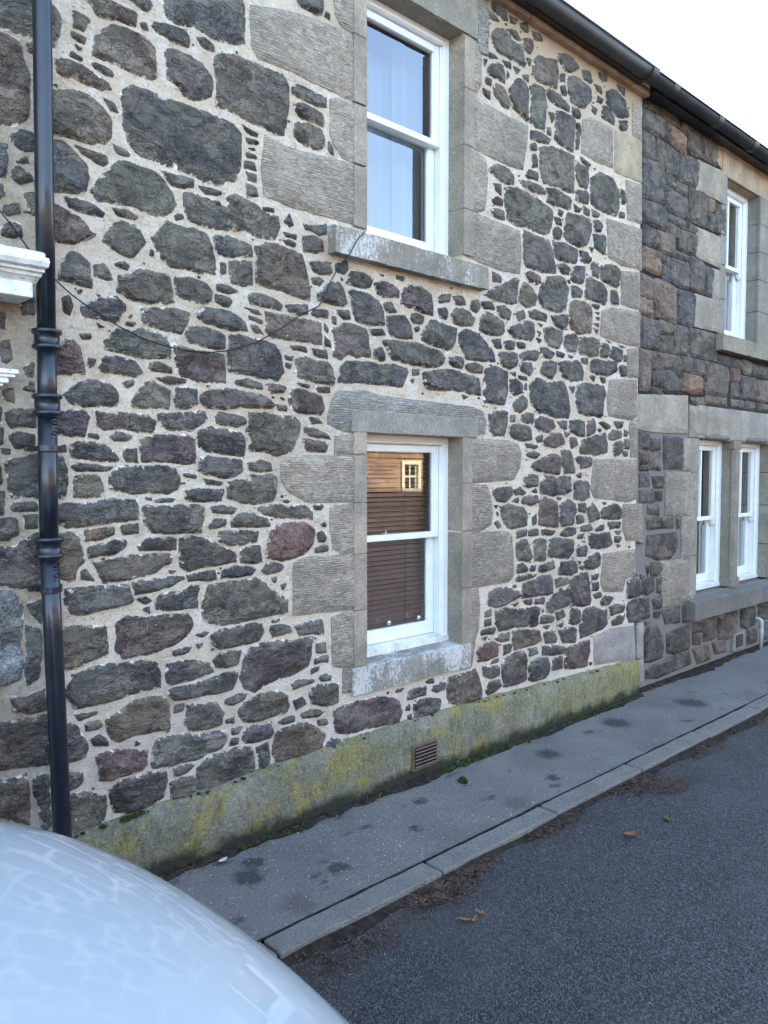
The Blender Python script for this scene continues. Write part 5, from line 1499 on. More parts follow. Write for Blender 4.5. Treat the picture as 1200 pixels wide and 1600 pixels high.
# ------------------------------------------------------------------ downpipe
dp = empty('downpipe', (-1.862, -.10, 0), 'black cast iron downpipe with collars fixed to the rubble wall', 'downpipe')
def dpp(*p): return [(a + 1.862, b + .10, c) for a, b, c in p]
PX = [(-1.858, 3.7), (-1.865, 2.9), (-1.867, 2.4), (-1.871, 2.1), (-1.876, 1.55), (-1.872, 1.38), (-1.860, .9), (-1.853, .64), (-1.846, .30), (-1.840, .0)]
def px_at(z):
    for (xa, za), (xb, zb) in zip(PX, PX[1:]):
        if zb <= z <= za: return xb + (xa - xb) * (z - zb) / (za - zb)
    return PX[0][0] if z > PX[0][1] else PX[-1][0]
ZP = [5.0, 3.7, 2.9, 2.37, 2.11, 1.54]
MB().tube(dpp(*[(px_at(z_), -.10, z_) for z_ in (4.9, 4.2, 3.7, 3.0, 2.34)]), .0355, 24).build('pipe', 'iron_paint', dp, True)
MB().tube(dpp((-1.858, -.158, 4.93), (-1.858, -.15, 4.87), (-1.858, -.11, 4.80), (-1.858, -.10, 4.7)), .036, 20).build('swan_neck', 'iron_paint', dp, True)
MB().tube(dpp(*[(px_at(z_), -.10, z_) for z_ in (2.36, 2.2, 2.08)]), .037, 24).build('pipe', 'iron_paint', dp, True)
MB().tube(dpp(*[(px_at(z_), -.10, z_) for z_ in (2.10, 1.8, 1.52)]), .0365, 24).build('pipe', 'iron_paint', dp, True)
MB().tube(dpp(*[(px_at(z_), -.10, z_) for z_ in (1.54, 1.2, .9, .6, .3, .03)]), .0365, 24).build('pipe', 'iron_paint', dp, True)
def collar(z0, z1):
    x = px_at((z0 + z1) / 2); h = z1 - z0
    zz = [z0 - .012, z0 - .005, z0 - .001, z0 + .0, z0 + .012, z0 + .013, z0 + .017, z1 - .021, z1 - .017, z1 - .016, z1 - .003, z1 - .002, z1 + .004]
    rr = [.037, .046, .055, .056, .056, .055, .048, .048, .055, .057, .057, .056, .038]
    MB().tube(dpp(*[(x, -.10, q) for q in zz]), .05, 24, rr=rr).build('collar', 'iron_paint', dp, True)
collar(2.335, 2.41); collar(2.075, 2.155); collar(1.505, 1.585)
for z_ in (1.94, 1.375):
    x = px_at(z_); b = MB().tube(dpp((x, -.10, z_ - .011), (x, -.10, z_ + .011)), .043, 24)
    b.box((x + 1.862 - .068, .055, z_ - .010), (x + 1.862 + .068, .075, z_ + .010), .003)
    b.box((x + 1.862 - .05, .02, z_ - .008), (x + 1.862 - .035, .075, z_ + .008)).box((x + 1.862 + .035, .02, z_ - .008), (x + 1.862 + .05, .075, z_ + .008))
    b.build('bracket', 'iron_paint', dp)
def cast_text(txt, zc, size):
    cu = bpy.data.curves.new('cast_number', 'FONT'); cu.body = txt; cu.size = size; cu.extrude = .0015; cu.align_x = 'CENTER'; cu.align_y = 'CENTER'
    tmp = bpy.data.objects.new('tmp', cu); COL.objects.link(tmp)
    dg = bpy.context.evaluated_depsgraph_get(); me = bpy.data.meshes.new_from_object(tmp.evaluated_get(dg)); bpy.data.objects.remove(tmp)
    me.materials.clear(); me.materials.append(M['iron_paint'])
    r = .0372; x = px_at(zc) + 1.862
    for v in me.vertices:                                   # wrap round the pipe, reading upwards
        a = R(-62) + (-v.co.y) / r; q = r + .0008 + v.co.z
        v.co = Vector((x + q * math.cos(a), q * math.sin(a), zc + v.co.x))
    o = bpy.data.objects.new('cast_number', me); COL.objects.link(o); o.parent = dp
cast_text('1010', 2.015, .042); cast_text('1010', 1.445, .042)

# ------------------------------------------------------------------ white door hood at the left
hood = MB()
pr = [(.0, 2.685), (-.19, 2.668), (-.205, 2.66), (-.205, 2.645), (-.225, 2.64), (-.232, 2.622), (-.222, 2.605), (-.20, 2.600), (-.20, 2.59), (-.185, 2.587), (-.18, 2.575), (-.17, 2.572), (-.155, 2.56), (-.15, 2.555), (.0, 2.555)]
dh = empty('door_hood'); dh.parent = house
d0 = MB().prism([(a, b + .018) for a, b in pr], 'x', -3.9, -1.90); o = d0.build('cornice', 'old_white_paint', dh)
bm = bmesh.new(); bm.from_mesh(o.data)
for v_ in bm.verts:                                          # return of the moulding at the end
    if v_.co.x > -2: v_.co.x = -1.905 + .28 * (-v_.co.y - .20) 
bm.to_mesh(o.data); bm.free()
MB().box((-3.86, -.158, 2.515), (-1.935, -.002, 2.572), .003).build('frieze', 'old_white_paint', dh)
for xc in (-2.135, -3.6):
    cq = MB().prism([(-.002, 2.513), (-.14, 2.513), (-.145, 2.48), (-.12, 2.45), (-.07, 2.43), (-.05, 2.38), (-.002, 2.34)], 'x', xc - .05, xc + .05).build('console', 'old_white_paint', dh)
    cp = MB()
    for i, (w, d, za, zb) in enumerate(((.161, .10, 2.225, 2.243), (.150, .092, 2.212, 2.225), (.128, .082, 2.190, 2.212), (.110, .072, 2.178, 2.190), (.085, .06, 2.155, 2.178))):
        cp.box((xc - w, -d, za), (xc + w, -.001, zb + .0005), .004, 2)
    cp.build('capital', 'old_white_paint', dh)
    MB().box((xc - .065, -.05, .0), (xc + .062, -.0015, 2.155), .004).build('pilaster', 'old_white_paint', dh)
dr = MB().box((-3.38, .05, 0), (-2.38, .1, 2.12), .003).build('door', 'door_paint', house)
for a, b, c, d in ((-3.26, .2, -2.94, .9), (-2.84, .2, -2.5, .9), (-3.26, 1.05, -2.94, 1.95), (-2.84, 1.05, -2.5, 1.95)):
    MB().box((a, .042, b), (c, .052, d), .006).build('door_panel', 'door_paint', dr)

# ------------------------------------------------------------------ slack cable
CB = [(-2.35, 3.15), (-2.15, 2.99), (-2.009, 2.856), (-1.963, 2.805), (-1.914, 2.741), (-1.869, 2.686), (-1.799, 2.624), (-1.738, 2.577), (-1.637, 2.521), (-1.534, 2.472), (-1.423, 2.433), (-1.31, 2.412), (-1.188, 2.405), (-1.105, 2.407), (-1.001, 2.427), (-.837, 2.485), (-.695, 2.566), (-.595, 2.637), (-.521, 2.679), (-.449, 2.716), (-.415, 2.758), (-.371, 2.852), (-.322, 2.927), (-.273, 3.01), (-.214, 3.1), (-.15, 3.165)]
cb = MB().tube([(x, -.032 - (.045 if z_ > 2.95 and x > -.4 else 0), z_) for x, z_ in CB], .0031, 8).build('cable', 'cable_rubber', None, True)
cb['label'] = 'thin black cable sagging across the rubble wall below the upper window'; cb['category'] = 'cable'

# ================================================================== the neighbour house
nb = empty('neighbour_house', (2.95, 0, 0), 'adjoining house of squared dark and rusty stone with tight joints', 'house')
nb.location = (0, 0, 0)
RX0, RX1 = 2.905, 34.0  # row run on unseen to the right so its roof shades the opposite wall
W1 = (4.03, .705, 4.78, 2.165); W2 = (4.95, .705, 5.72, 2.165); W3 = (4.52, 3.165, 5.27, 4.65)
t = NT('dark_mortar'); c = t.mix(t.ramp(t.noise(7, 5, .7), [(.3, 0.), (.7, 1.)]), (.014, .013, .012), (.045, .04, .035)); c = t.mix(t.ramp(t.math('MULTIPLY', t.sep()[2], .4), [(.94, .0), (1., 1.)]), (.19, .175, .155), c)
M['dark_mortar'] = t.fin(c, .95, t.bump(t.noise(60, 5, .7), .7, .008), .2)
rough_wall('mortar_wall', RX0, 6.2, -.02, 4.96, .03, [W1, W2, W3], .028, .006, 'dark_mortar', nb)
rough_wall('mortar_wall', 6.2, 34., -.02, 4.96, .12, [], .028, .006, 'dark_mortar', nb)
OT2 = [(bbox(p), p) for _, p in RGT] + [(bbox(p), p) for _, p in right_ashlar]
J2 = Joined(); RXT = sorted(RGT, key=lambda s: -shown(s[1]))
for code, p in RXT:
    upper = sum(q[1] for q in p) / len(p) > 2.5
    g = stone_geo(ccw(grow_free(ccw(p), .012 if upper else .006, [o for o in OT2 if o[1] is not p], .005)), .018, random.uniform(.006, .016), .0015 if upper else .003, jit=.014 if upper else .03, step=.03, edge_w=.003 if upper else .008, lip=.004, round_=not upper, mn=.004)
    tn = tinted(code, .42); tn = (tn[0] * .86, tn[1] * .74, tn[2] * .66) if code != 'o' else tn
    if g: add_stone('squared_stone', g, tn, 'squared_rubble', nb)
av2 = [bbox(p) for _, p in RGT] + [bbox(p) for _, p in right_ashlar] + [(a[0] - .05, a[1] - .2, a[2] + .05, a[3] + .35) for a in (W1, W2, W3)]
fill(J2, 5.72, 15., .02, 4.95, av2, None, .018, 'ddbogDbdp', .012, jit=.05, edge_w=.014, lip=.004)
J2.build('small_squared_stones', 'squared_rubble', nb)
for code, p in right_ashlar:
    tint = (.34, .285, .21) if code == 'RA' else (.42, .29, .165)
    k = random.uniform(.9, 1.1)
    g = stone_geo(p, .014, .007, .002, jit=.03, step=.04, edge_w=.01, lip=.003, back=.2, mn=.003)
    add_stone('dressed_stone', g, tuple(c * k for c in tint), 'smooth_stone' if code == 'RT' or sum(q[1] for q in p) / len(p) > 2 else 'droved_stone', nb)
for h_, xa, xb in ((house, XL, 2.90), (nb, 2.91, RX1)):
    MB().box((xa, 8.2, 0), (xb, 8.5, 4.9)).box((xa, .42, 0), (xa + .02, 8.19, 4.85)).box((xb - .02, .42, 0), (xb, 8.19, 4.85)).build('rear_wall', 'dark_mortar', h_)  # unseen back and end walls, added to block sun leaking through the joints
def dressed(name, a, b, tint, mat='smooth_stone', bev=.006):
    m = MB().box(a, b, bev, 2).build(name, mat, nb); dense(m, .07); grime(m, .003, 11); set_tint(m.data, tint); return m
# jambs, mullion and lintels of its windows
zj = [3.17, 3.5, 3.82, 4.1, 4.38, 4.66]
for a, b in zip(zj, zj[1:]):
    dressed('jamb_stone', (5.273, -.002, a + .0012), (5.60 + random.uniform(-.06, .1), .2, b - .0012), (.23, .21, .17))
    dressed('jamb_stone', (4.40, .006, a + .003), (4.517, .2, b - .003), (.26, .24, .20))
dressed('lintel', (4.40, .004, 4.655), (5.7, .2, 4.93), (.40, .29, .175))
zj = [.71, 1.08, 1.5, 1.85, 2.165]
for a, b in zip(zj, zj[1:]):
    dressed('jamb_stone', (3.88, .006, a + .003), (4.027, .2, b - .003), (.30, .265, .20))
    dressed('jamb_stone', (5.723, .0, a + .003), (6.02 + random.uniform(-.08, .1), .2, b - .003), (.28, .245, .19))
dressed('lintel', (4.0, .006, 2.168), (5.9, .2, 2.47), (.33, .30, .25))
for w in (W1, W2): dressed('lintel_check', (w[0] + .12, -.012, 2.163), (w[2] - .12, .02, 2.205), (.16, .15, .12), bev=.02)
mm = MB().prism([(4.783, .2), (4.783, .045), (4.822, -.004), (4.908, -.004), (4.947, .045), (4.947, .2)], 'x', 0, 1)
mm.bm.free(); mm = MB()
pf2 = [(4.783, .2), (4.783, .045), (4.822, .0), (4.908, .0), (4.947, .045), (4.947, .2)]
A_ = [mm.bm.verts.new((x, y, .80)) for x, y in pf2]; B_ = [mm.bm.verts.new((x, y, 2.08)) for x, y in pf2]
for k in range(6): mm.bm.faces.new((A_[k], A_[(k + 1) % 6], B_[(k + 1) % 6], B_[k]))
mm.bm.faces.new(A_); mm.bm.faces.new(B_)
mm.box((4.780, -.003, .705), (4.950, .2, .80), .006).box((4.780, -.003, 2.08), (4.950, .2, 2.166), .006)
m = mm.build('mullion', 'smooth_stone', nb); dense(m, .06); grime(m, .003, 12); set_tint(m.data, (.24, .205, .15))
s = sill('window_sill', 3.845, 6.05, .495, .708, -.075, .2, .05, nb, (.135, .128, .112), 'smooth_stone')
s = sill('window_sill', 4.355, 5.75, 3.005, 3.165, -.055, .2, .012, nb, (.27, .235, .165), 'smooth_stone')
n1 = sash_window(nb, W1[0], W1[1] + .01, W1[2], W1[3] - .005, .125, 1.40, bars=0)
n2 = sash_window(nb, W2[0], W2[1] + .01, W2[2], W2[3] - .005, .125, 1.40)
n3 = sash_window(nb, W3[0], W3[1] + .005, W3[2], W3[3], .125, 3.91)
for w, wn_ in ((W1, n1), (W2, n2), (W3, n3)):
    zm = 1.40 if w is not W3 else 3.91
    MB().box(((w[0] + w[2]) / 2 - .012, .157, zm), ((w[0] + w[2]) / 2 + .012, .19, w[3] - .05), .002).build('glazing_bar', 'white_paint', wn_)
    room(nb, w[0] + .2, w[1], w[2] - .2, w[3], .27)
curtain('lined_curtain', 'pale grey curtain behind the mullioned window nearer the corner', 4.42, 4.78, .76, 2.12, .36, 4, .02)
curtain('lined_curtain', 'pale grey curtain behind the second mullioned window', 5.35, 5.72, .76, 2.12, .36, 4, .02)
curtain('lined_curtain', 'pale grey curtain behind the upper window of the squared stone house', 4.86, 5.24, 3.2, 4.6, .36, 4, .02)
v = MB().box((4.86, -.004, .045), (5.12, .03, .225), .004).build('air_vent', 'smooth_stone', nb); set_tint(v.data, (.27, .25, .21))
MB().box((4.91, -.0055, .075), (5.075, -.0035, .200)).build('vent_back', 'vent_dark', v)
pr = None
for k in range(6):
    if pr is None: pr = MB().box((4.91, -.014, -.006), (5.075, -.004, .002), rot=Matrix.Rotation(R(-28), 3, 'X')).build('louvre', 'vent_clay', v); pr.location.z = .084
    else: copy_obj(pr, v, (0, 0, .084 + k * .021))
wp = MB().tube([(5.405, .03, .315), (5.405, -.03, .315), (5.405, -.055, .30), (5.404, -.06, .27), (5.40, -.06, .0)], .018, 14, rr=[.018, .018, .019, .018, .018]).build('waste_pipe', 'grey_plastic', nb, True)
MB().tube([(5.401, -.06, .17), (5.401, -.06, .21)], .023, 14).build('pipe_collar', 'grey_plastic', wp)
roof_slab('roof', 2.93, RX1, nb)
gutter(nb, 2.70, RX1, .060, -.155, 4.942, [3.05, 3.87, 4.62, 5.10, 6.6, 8.4])
MB().box((2.94, -.09, 4.90), (RX1, .03, 4.965), .004).build('soffit_board', 'gutter_paint', nb)

# ================================================================== across the street (seen in the panes)
op = empty('opposite_house', (0, 0, 0), 'sunlit brown stone house across the street reflected in the panes', 'house')
OY = -11.3
def oprow(op):
    wins = [(3.6, 1.35, 4.5, 2.55), (11.56, 1.44, 12.08, 2.09), (6.6, 1.1, 7.4, 2.4), (15., 1.1, 15.9, 2.4), (-1., 1.1, 0., 2.4), (18.5, 1.1, 19.4, 2.4)]
    x = -6.; H_ = 3.55
    cuts = sorted({-6., 24., *[w[0] for w in wins], *[w[2] for w in wins]})
    cz = sorted({0., H_, *[w[1] for w in wins], *[w[3] for w in wins]})
    V = []; F = []
    for a, b in zip(cuts, cuts[1:]):
        for c, d in zip(cz, cz[1:]):
            if any(w[0] <= (a + b) / 2 <= w[2] and w[1] <= (c + d) / 2 <= w[3] for w in wins): continue
            q = len(V); V += [(a, OY, c), (b, OY, c), (b, OY, d), (a, OY, d)]; F.append((q, q + 1, q + 2, q + 3))
    mesh_obj('wall', V, F, 'brown_stone', op)
    js = Joined(); z_ = .05
    while z_ < H_ - .1:
        h = random.choice((.105, .12, .135)); xx = 4.5 + random.uniform(-.3, 0)
        while xx < 17.:
            L_ = random.uniform(.3, 1.0)
            if not any(xx < w[2] + .12 and xx + L_ > w[0] - .12 and z_ < w[3] + .1 and z_ + h > w[1] - .1 for w in wins):
                a, b, c, d = xx + .006, xx + L_ - .006, z_ + .014, z_ + h - .014; q = len(js.v); yy = OY + random.uniform(.02, .06)
                js.v += [(a, yy, c), (b, yy, c), (b, yy, d), (a, yy, d), (a, OY - .01, c), (b, OY - .01, c), (b, OY - .01, d), (a, OY - .01, d)]
                js.f += [(q, q + 1, q + 2, q + 3), (q + 4, q + 5, q + 1, q), (q + 3, q + 2, q + 6, q + 7), (q, q + 3, q + 7, q + 4), (q + 1, q + 5, q + 6, q + 2)]; js.e += [1.] * 8; js.t += [(.2, .12, .07)] * 8
            xx += L_
        z_ += h
    js.build('coursed_stones', 'brown_stone', op)
    for w in wins:
        f = MB(); e = .10
        f.box((w[0] - e, OY - .1, w[1] - e), (w[0], OY + .05, w[3] + e)).box((w[2], OY - .1, w[1] - e), (w[2] + e, OY + .05, w[3] + e)).box((w[0], OY - .1, w[3]), (w[2], OY + .049, w[3] + e)).box((w[0] - .02, OY - .1, w[1] - e), (w[2] + .02, OY + .07, w[1]))
        o = f.build('window', 'cream_paint', op)
        g = MB(); xm = (w[0] + w[2]) / 2; zm = (w[1] + w[3]) / 2
        g.box((xm - .02, OY - .05, w[1]), (xm + .02, OY - .02, w[3])).box((w[0], OY - .052, zm - .025), (w[2], OY - .018, zm + .025)).box((w[0], OY - .06, w[1]), (w[0] + .05, OY - .02, w[3])).box((w[2] - .05, OY - .06, w[1]), (w[2], OY - .02, w[3]))
        g.build('glazing_bars', 'cream_paint', o)
        mesh_obj('glass_pane', [(w[0], OY - .06, w[1]), (w[2], OY - .06, w[1]), (w[2], OY - .06, w[3]), (w[0], OY - .06, w[3])], [(0, 1, 2, 3)], 'car_glass', o)
    hh = 3.0
    MB().prism([(OY + .15, 3.5), (OY - 4, 3.5 + hh), (OY - 8, 3.5), (OY - 8, 3.4), (OY + .15, 3.4)], 'x', -6.2, 24.2).build('roof', 'slate', op)
    MB().box((-6, OY - 7.8, 0), (-5.8, OY - .01, 3.4)).box((23.8, OY - 7.8, 0), (24, OY - .01, 3.4)).box((-6, OY - 7.9, 0), (24, OY - 7.8, 3.4)).build('gable', 'brown_stone', op)
oprow(op)

# ================================================================== the white car in the foreground
car = empty('parked_car', (-4.1, -1.941, 0), 'pale silver white parked car with glossy rounded bonnet reflecting the wall', 'car')
CX0, CYC, HW = -1.975, -1.941, .898
def cl(x, y, z_): return (x + 4.1, y + 1.941, z_)
PRF = [(.16, .20), (.05, .26), (.01, .36), (.0, .48), (.012, .58), (.04, .67), (.085, .745), (.15, .805), (.23, .852), (.32, .888), (.44, .918), (.60, .944), (.80, .966), (1.0, .984), (1.2, 1.0), (1.36, 1.012)]
NV = 41
def plan(v): return .164 * abs(v) ** 2.1 + .05 * abs(v) ** 8
def crown(v): return .006 * v * v + .06 * abs(v) ** 10 - .063
V = []; F = []
for i, (s_, z_) in enumerate(PRF):
    k = min(1., max(0., (z_ - .45) / .35)); fade = max(0., 1 - max(0, s_ - .1) / 1.1)
    for j in range(NV):
        v = -1 + 2 * j / (NV - 1)
        V.append(cl(CX0 - s_ * 1.068 - plan(v) * (fade if s_ > .1 else 1), CYC + v * HW, z_ - crown(v) * k + .1 * max(0, s_ * 1.068 - .1)))
for i in range(len(PRF) - 1):
    for j in range(NV - 1): F.append((i * NV + j, i * NV + j + 1, (i + 1) * NV + j + 1, (i + 1) * NV + j))
bn = mesh_obj('bonnet', V, F, 'car_paint', car, True); fix(bn)
sb = bn.modifiers.new('sub', 'SUBSURF'); sb.levels = 2; sb.render_levels = 2
def loft(name, secs, mat, close=True, sub=1):
    n = len(secs[0]); V = [cl(*p) for s_ in secs for p in s_]; F = []
    for i in range(len(secs) - 1):
        for k in range(n - (0 if close else 1)): F.append((i * n + k, i * n + (k + 1) % n, (i + 1) * n + (k + 1) % n, (i + 1) * n + k))
    if close: F.append(tuple(range(n))); F.append(tuple(range((len(secs) - 1) * n, len(secs) * n)))
    o = fix(mesh_obj(name, V, F, mat, car, True))
    if sub: m_ = o.modifiers.new('sub', 'SUBSURF'); m_.levels = sub; m_.render_levels = sub
    return o
def bsec(x, w, zt, zb=.2):
    return [(x, CYC + a * w, z_) for a, z_ in ((-.90, zb), (-1., zb + .12), (-1.015, .55), (-1., zt - .12), (-.93, zt - .02), (-.5, zt + .02), (.5, zt + .02), (.93, zt - .02), (1., zt - .12), (1.015, .55), (1., zb + .12), (.90, zb))]
loft('body', [bsec(-2.45, .86, .92), bsec(-2.9, .885, 1.02), bsec(-3.36, .892, 1.10), bsec(-4.2, .895, 1.12), bsec(-5.2, .89, 1.14), bsec(-5.8, .87, 1.14), bsec(-6.08, .80, 1.1)], 'car_paint')
for sgn in (-1, 1):                                          # front wings under the bonnet edge
    E_ = [V[i * NV + (NV - 1 if sgn > 0 else 0)] for i in range(4, len(PRF))]
    WV = []; WF = []
    for (a, b, c) in E_: WV += [(a, b, c + .004), (a, b + sgn * .012, c - .06), (a, b + sgn * .014, (c + .3) / 2), (a, b, .30)]
    for i in range(len(E_) - 1):
        for k in range(3): WF.append((i * 4 + k, i * 4 + k + 1, i * 4 + k + 5, i * 4 + k + 4))
    fix(mesh_obj('front_wing', WV, WF, 'car_paint', car, True))
def csec(x, wb, wt, zb, zt): return [(x, CYC - wb, zb), (x, CYC - wt, zt - .06), (x, CYC - wt * .8, zt), (x, CYC + wt * .8, zt), (x, CYC + wt, zt - .06), (x, CYC + wb, zb)]
loft('cabin_glass', [csec(-3.34, .74, .70, 1.09, 1.19), csec(-3.95, .80, .62, 1.1, 1.60), csec(-4.8, .80, .62, 1.1, 1.66), csec(-5.6, .78, .60, 1.1, 1.58), csec(-6.0, .72, .62, 1.08, 1.2)], 'car_glass', True, 0)
loft('roof_panel', [[(x, CYC + a * w, z_ - .05 * abs(a) ** 3) for a in (-1, -.6, 0, .6, 1)] + [(x, CYC + a * w, z_ - .05 * abs(a) ** 3 - .03) for a in (1, .6, 0, -.6, -1)] for x, w, z_ in ((-3.92, .60, 1.635), (-4.4, .63, 1.68), (-5.0, .63, 1.685), (-5.62, .60, 1.62))], 'car_paint')
for sy in (-1, 1):
    for xa, za, xb, zb in ((-3.36, 1.17, -3.95, 1.61), (-4.75, 1.1, -4.78, 1.65), (-6.0, 1.16, -5.62, 1.59)):
        MB().tube([cl(xa, CYC + sy * .80, za), cl(xb, CYC + sy * .63, zb)], .032, 8).build('pillar', 'car_paint', car, True)
    mi = MB().box(cl(-3.72, CYC + sy * .96 - .09, 1.15), cl(-3.60, CYC + sy * .96 + .09, 1.29), .03, 3).build('wing_mirror', 'car_paint', car, True)
    hl = MB()
    pts = []
    for k in range(7):
        v = sy * (.62 + .33 * k / 6); pts.append(cl(CX0 - .05 - plan(v) + .012, CYC + v * HW, .66 - .02 * k / 6))
    hl.tube(pts, .05, 10, rr=[.035, .05, .058, .06, .055, .045, .02]).build('headlight', 'lamp_glass', car, True)
    for xw in (-2.78, -5.38):
        yw = CYC + sy * .825
        ty = MB().tube([cl(xw, yw - .10, .29), cl(xw, yw - .085, .29), cl(xw, yw + .085, .29), cl(xw, yw + .10, .29)], .3, 32, rr=[.275, .312, .312, .275]).build('wheel', 'tyre_rubber', car, True)
        rm = MB().tube([cl(xw, yw + sy * .095, .29), cl(xw, yw + sy * .105, .29)], .19, 24)
        for k in range(5):
            a = 2 * math.pi * k / 5; rm.tube([cl(xw, yw + sy * .108, .29), cl(xw + .19 * math.cos(a), yw + sy * .108, .29 + .19 * math.sin(a))], .02, 6)
        rm.build('rim', 'alloy', ty)
    MB().box(cl(-5.0, CYC + sy * .885 - .012, .80), cl(-4.86, CYC + sy * .885 + .012, .83), .004).build('door_handle', 'car_paint', car)
MB().box(cl(CX0 - .02, CYC - .5, .40), cl(CX0 + .006, CYC + .5, .56), .006).build('grille', 'black_trim', car)

# ================================================================== small things on the ground
def leaf(name, loc, L, wd, mat, label, cat, rz, curl=.25):
    V = []; F = []; n = 8
    for i in range(n + 1):
        u = i / n; w = wd * math.sin(math.pi * min(1, u * .96 + .04)) ** .8
        for k in (-1, -.5, 0, .5, 1): V.append((L * (u - .5), w * k, .006 + curl * L * (abs(k) ** 1.5 * .35 + (u - .5) ** 2) + .003 * NZ.noise(Vector((u * 9, k * 3, L * 100)))))
    for i in range(n):
        for k in range(4): F.append((i * 5 + k, (i + 1) * 5 + k, (i + 1) * 5 + k + 1, i * 5 + k + 1))
    o = mesh_obj(name, V, F, mat, None, True); o.location = loc; o.rotation_euler = (random.uniform(-.15, .15), random.uniform(-.15, .15), rz)
    s_ = o.modifiers.new('thick', 'SOLIDIFY'); s_.thickness = .0012
    o['label'] = label; o['category'] = cat; return o
leaf('green_leaf', (.917, -1.327, -.03), .075, .022, 'leaf_green', 'curled green leaf lying on the dark road', 'leaf', .5)
leaf('brown_leaf', (.596, -1.282, -.03), .075, .024, 'leaf_brown', 'dry brown leaf lying on the road near the green leaf', 'leaf', -.4, .4)
for i, (dx, dy) in enumerate(((-.04, .02), (.0, -.01), (.05, .01))):
    leaf('leaf_scrap', (-.57 + dx, -1.222 + dy, -.03), .05, .010, 'leaf_brown', ('leftmost shredded orange leaf scrap of the little cluster on the road', 'middle shredded leaf scrap of the orange cluster on the road', 'orange leaf scrap of the road cluster lying nearest the brown leaf')[i], 'leaf', random.uniform(0, 3), .3)['group'] = 'leaf scraps on the road'
def clump(bmv, c, r, hs=.6, seed=0.):
    b = bmesh.ops.create_icosphere(bmv, subdivisions=2, radius=1)
    for v in b['verts']:
        d = v.co.copy(); q = 1 + .55 * NZ.noise(d * 1.7 + Vector((seed, 0, 0))) + .3 * NZ.noise(d * 4 + Vector((0, seed, 0)))
        v.co = Vector((c[0] + d.x * r * q, c[1] + d.y * r * q, c[2] + max(-.2, d.z) * r * hs * q))
m = MB(); clump(m.bm, (.433, -.278, .006), .030, .8, 3.); clump(m.bm, (.45, -.265, .006), .022, .8, 6.)
o = m.build('moss_clump', 'moss_green', None, False); o['label'] = 'small dark clump of moss lying on the pavement'; o['category'] = 'moss'
leaf('shell_chip', (-1.115, -.135, .004), .05, .012, 'pale_chip', 'pale leaf scrap lying by the foot of the mossy base course', 'leaf', .2, .2)
leaf('dock_leaf', (.62, -.082, .0), .05, .015, 'leaf_green', 'tiny green weed at the foot of the base course', 'weed', 1.2, .6)
# dirt and moss along the foot of the wall
V = []; F = []; n = 420
for i in range(n + 1):
    x = -2.3 + 8.2 * i / n; w = .06 + .07 * max(0, NZ.noise(Vector((x * 2.2, 0, 0)))) + .03 * NZ.noise(Vector((x * 9, 3, 0))); y0 = -.05 if x < 2.9 else .02
    w += .07 * max(0, 1 - abs(x - 4.1) / .7)
    hh = .012 + .014 * abs(NZ.noise(Vector((x * 7, 1, 0))))
    for k, (a, h) in enumerate(((0, 1), (.35, .8), (.7, .35), (1, -.15))): V.append((x, y0 - max(.02, w) * a + .004 * NZ.noise(Vector((x * 40, k, 0))), .002 + hh * h + .003 * NZ.noise(Vector((x * 50, k * 3, 0)))))
for i in range(n):
    for k in range(3): F.append((i * 4 + k, (i + 1) * 4 + k, (i + 1) * 4 + k + 1, i * 4 + k + 1))
fix(mesh_obj('wall_foot_dirt', V, F, 'soil', None, True, 'stuff'))
m = MB()
for k in range(330):
    x = random.choice((random.uniform(-1.6, -.6), random.uniform(.45, 1.4), random.uniform(.5, 1.1), random.uniform(1.4, 2.9)))
    clump(m.bm, (x, -.066 - abs(random.gauss(0, .022)), .008), random.uniform(.005, .016), .8, random.random() * 50)
m.build('wall_foot_moss', 'moss_green', None, False, 'stuff')
m = MB()
for k in range(40):
    x = random.uniform(-2., 2.7); clump(m.bm, (x, -.012 - random.uniform(0, .02), ptop(x) - .004), random.uniform(.006, .014), .6, random.random() * 50)
for k in range(9):
    x = -1.53 + random.gauss(0, .07); clump(m.bm, (x, -.025, ptop(x)), random.uniform(.012, .022), .7, random.random() * 50)
m.build('ledge_moss', 'moss_green', None, False, 'stuff')
def scraps(name, n, pos, mat, L=(.008, .035), W=(.0012, .004), z0=.0):
    V = []; F = []
    for _ in range(n):
        x, y, z_ = pos(); a = random.uniform(0, 6.28); l = random.uniform(*L) / 2; w = random.uniform(*W); c_, s_ = math.cos(a), math.sin(a); tl = random.uniform(-.5, .5)
        q = len(V)
        for u, v_, h in ((-1, -1, 0), (0, -1, .6), (1, -1, tl), (1, 1, tl), (0, 1, .7), (-1, 1, .1)): V.append((x + u * l * c_ - v_ * w * s_, y + u * l * s_ + v_ * w * c_, z_ + .002 + h * l * .35))
        F += [(q, q + 1, q + 4, q + 5), (q + 1, q + 2, q + 3, q + 4)]
    o = mesh_obj(name, V, F, mat, None, False, 'stuff'); return o
def foot():
    x = random.uniform(-1.8, 5.2); return x, (-.055 if x < 2.9 else .0) - abs(random.gauss(0, .035)), .006
scraps('wall_foot_litter', 900, foot, 'leaf_litter'); scraps('wall_foot_straw', 130, foot, 'leaf_brown', (.02, .07), (.0008, .0018))
HEAPS = [(-.52, -.97, .20, .055), (-.25, -.945, .16, .035), (-1.1, -1.05, .25, .05), (1.25, -.98, .2, .06), (1.36, -1.13, .14, .04), (.45, -.96, .25, .03), (2.1, -.98, .4, .035), (3.0, -.97, .5, .03)]
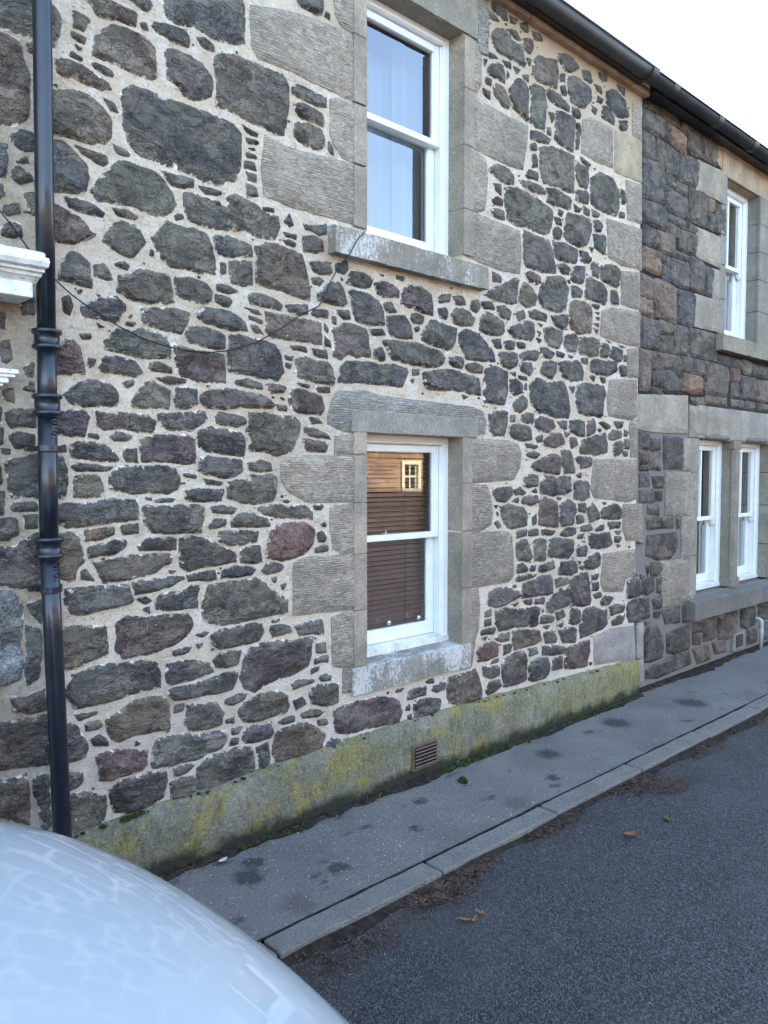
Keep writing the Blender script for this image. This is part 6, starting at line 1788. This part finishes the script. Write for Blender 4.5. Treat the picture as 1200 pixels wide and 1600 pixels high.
def heap():
    h = random.choice(HEAPS + HEAPS[:1] * 3 + HEAPS[3:4] * 2); return h[0] + random.gauss(0, h[2] * .55), min(-.912, h[1] + random.gauss(0, h[3])), -.03 + random.uniform(0, .012)
scraps('gutter_litter', 3600, heap, 'leaf_litter', (.006, .03), (.0015, .005)); scraps('gutter_straw', 160, heap, 'leaf_brown', (.015, .05), (.001, .002))
V = []; F = []; n = 360                                      # silt along the kerb
for i in range(n + 1):
    x = -2. + 8. * i / n; w = .022 + .03 * max(0, NZ.noise(Vector((x * 1.6, 5, 0))) + .25) + .012 * NZ.noise(Vector((x * 8, 5, 1)))
    for h in HEAPS: w += .05 * math.exp(-((x - h[0]) / h[2]) ** 2)
    hh = .012 + .012 * NZ.noise(Vector((x * 3, 9, 1)))
    for k, (a, h) in enumerate(((0, 1), (.3, .8), (.65, .3), (1, -.4))): V.append((x, -.903 - w * a + .01 * NZ.noise(Vector((x * 25, k, 2))), -.0285 + max(.004, hh) * h + .003 * NZ.noise(Vector((x * 45, k * 2, 5)))))
for i in range(n):
    for k in range(3): F.append((i * 4 + k, (i + 1) * 4 + k, (i + 1) * 4 + k + 1, i * 4 + k + 1))
fix(mesh_obj('gutter_silt', V, F, 'soil', None, True, 'stuff'))
def grit(name, n, pos, r, mat):
    V = []; F = []
    for _ in range(n):
        x, y, z_ = pos(); q = len(V); a = random.uniform(0, 6.28); s_ = random.uniform(*r) * random.choice((.6, .8, 1, 1.3))
        for k in range(5): V.append((x + s_ * math.cos(a + k * 1.257) * random.uniform(.6, 1.2), y + s_ * math.sin(a + k * 1.257) * random.uniform(.5, 1.), z_))
        V.append((x, y, z_ + s_ * .8)); F += [(q + k, q + (k + 1) % 5, q + 5) for k in range(5)]
    mesh_obj(name, V, F, mat, None, False, 'stuff')
grit('pavement_grit', 1500, lambda: (random.uniform(-1.5, 3.5) if random.random() < .4 else random.gauss(-.45, .5), random.uniform(-.76, -.07), .001), (.0011, .0034), 'pale_chip')
grit('road_grit', 500, lambda: (random.uniform(-1.5, 4), -.95 - abs(random.gauss(0, .6)), -.031), (.0012, .003), 'pale_chip')
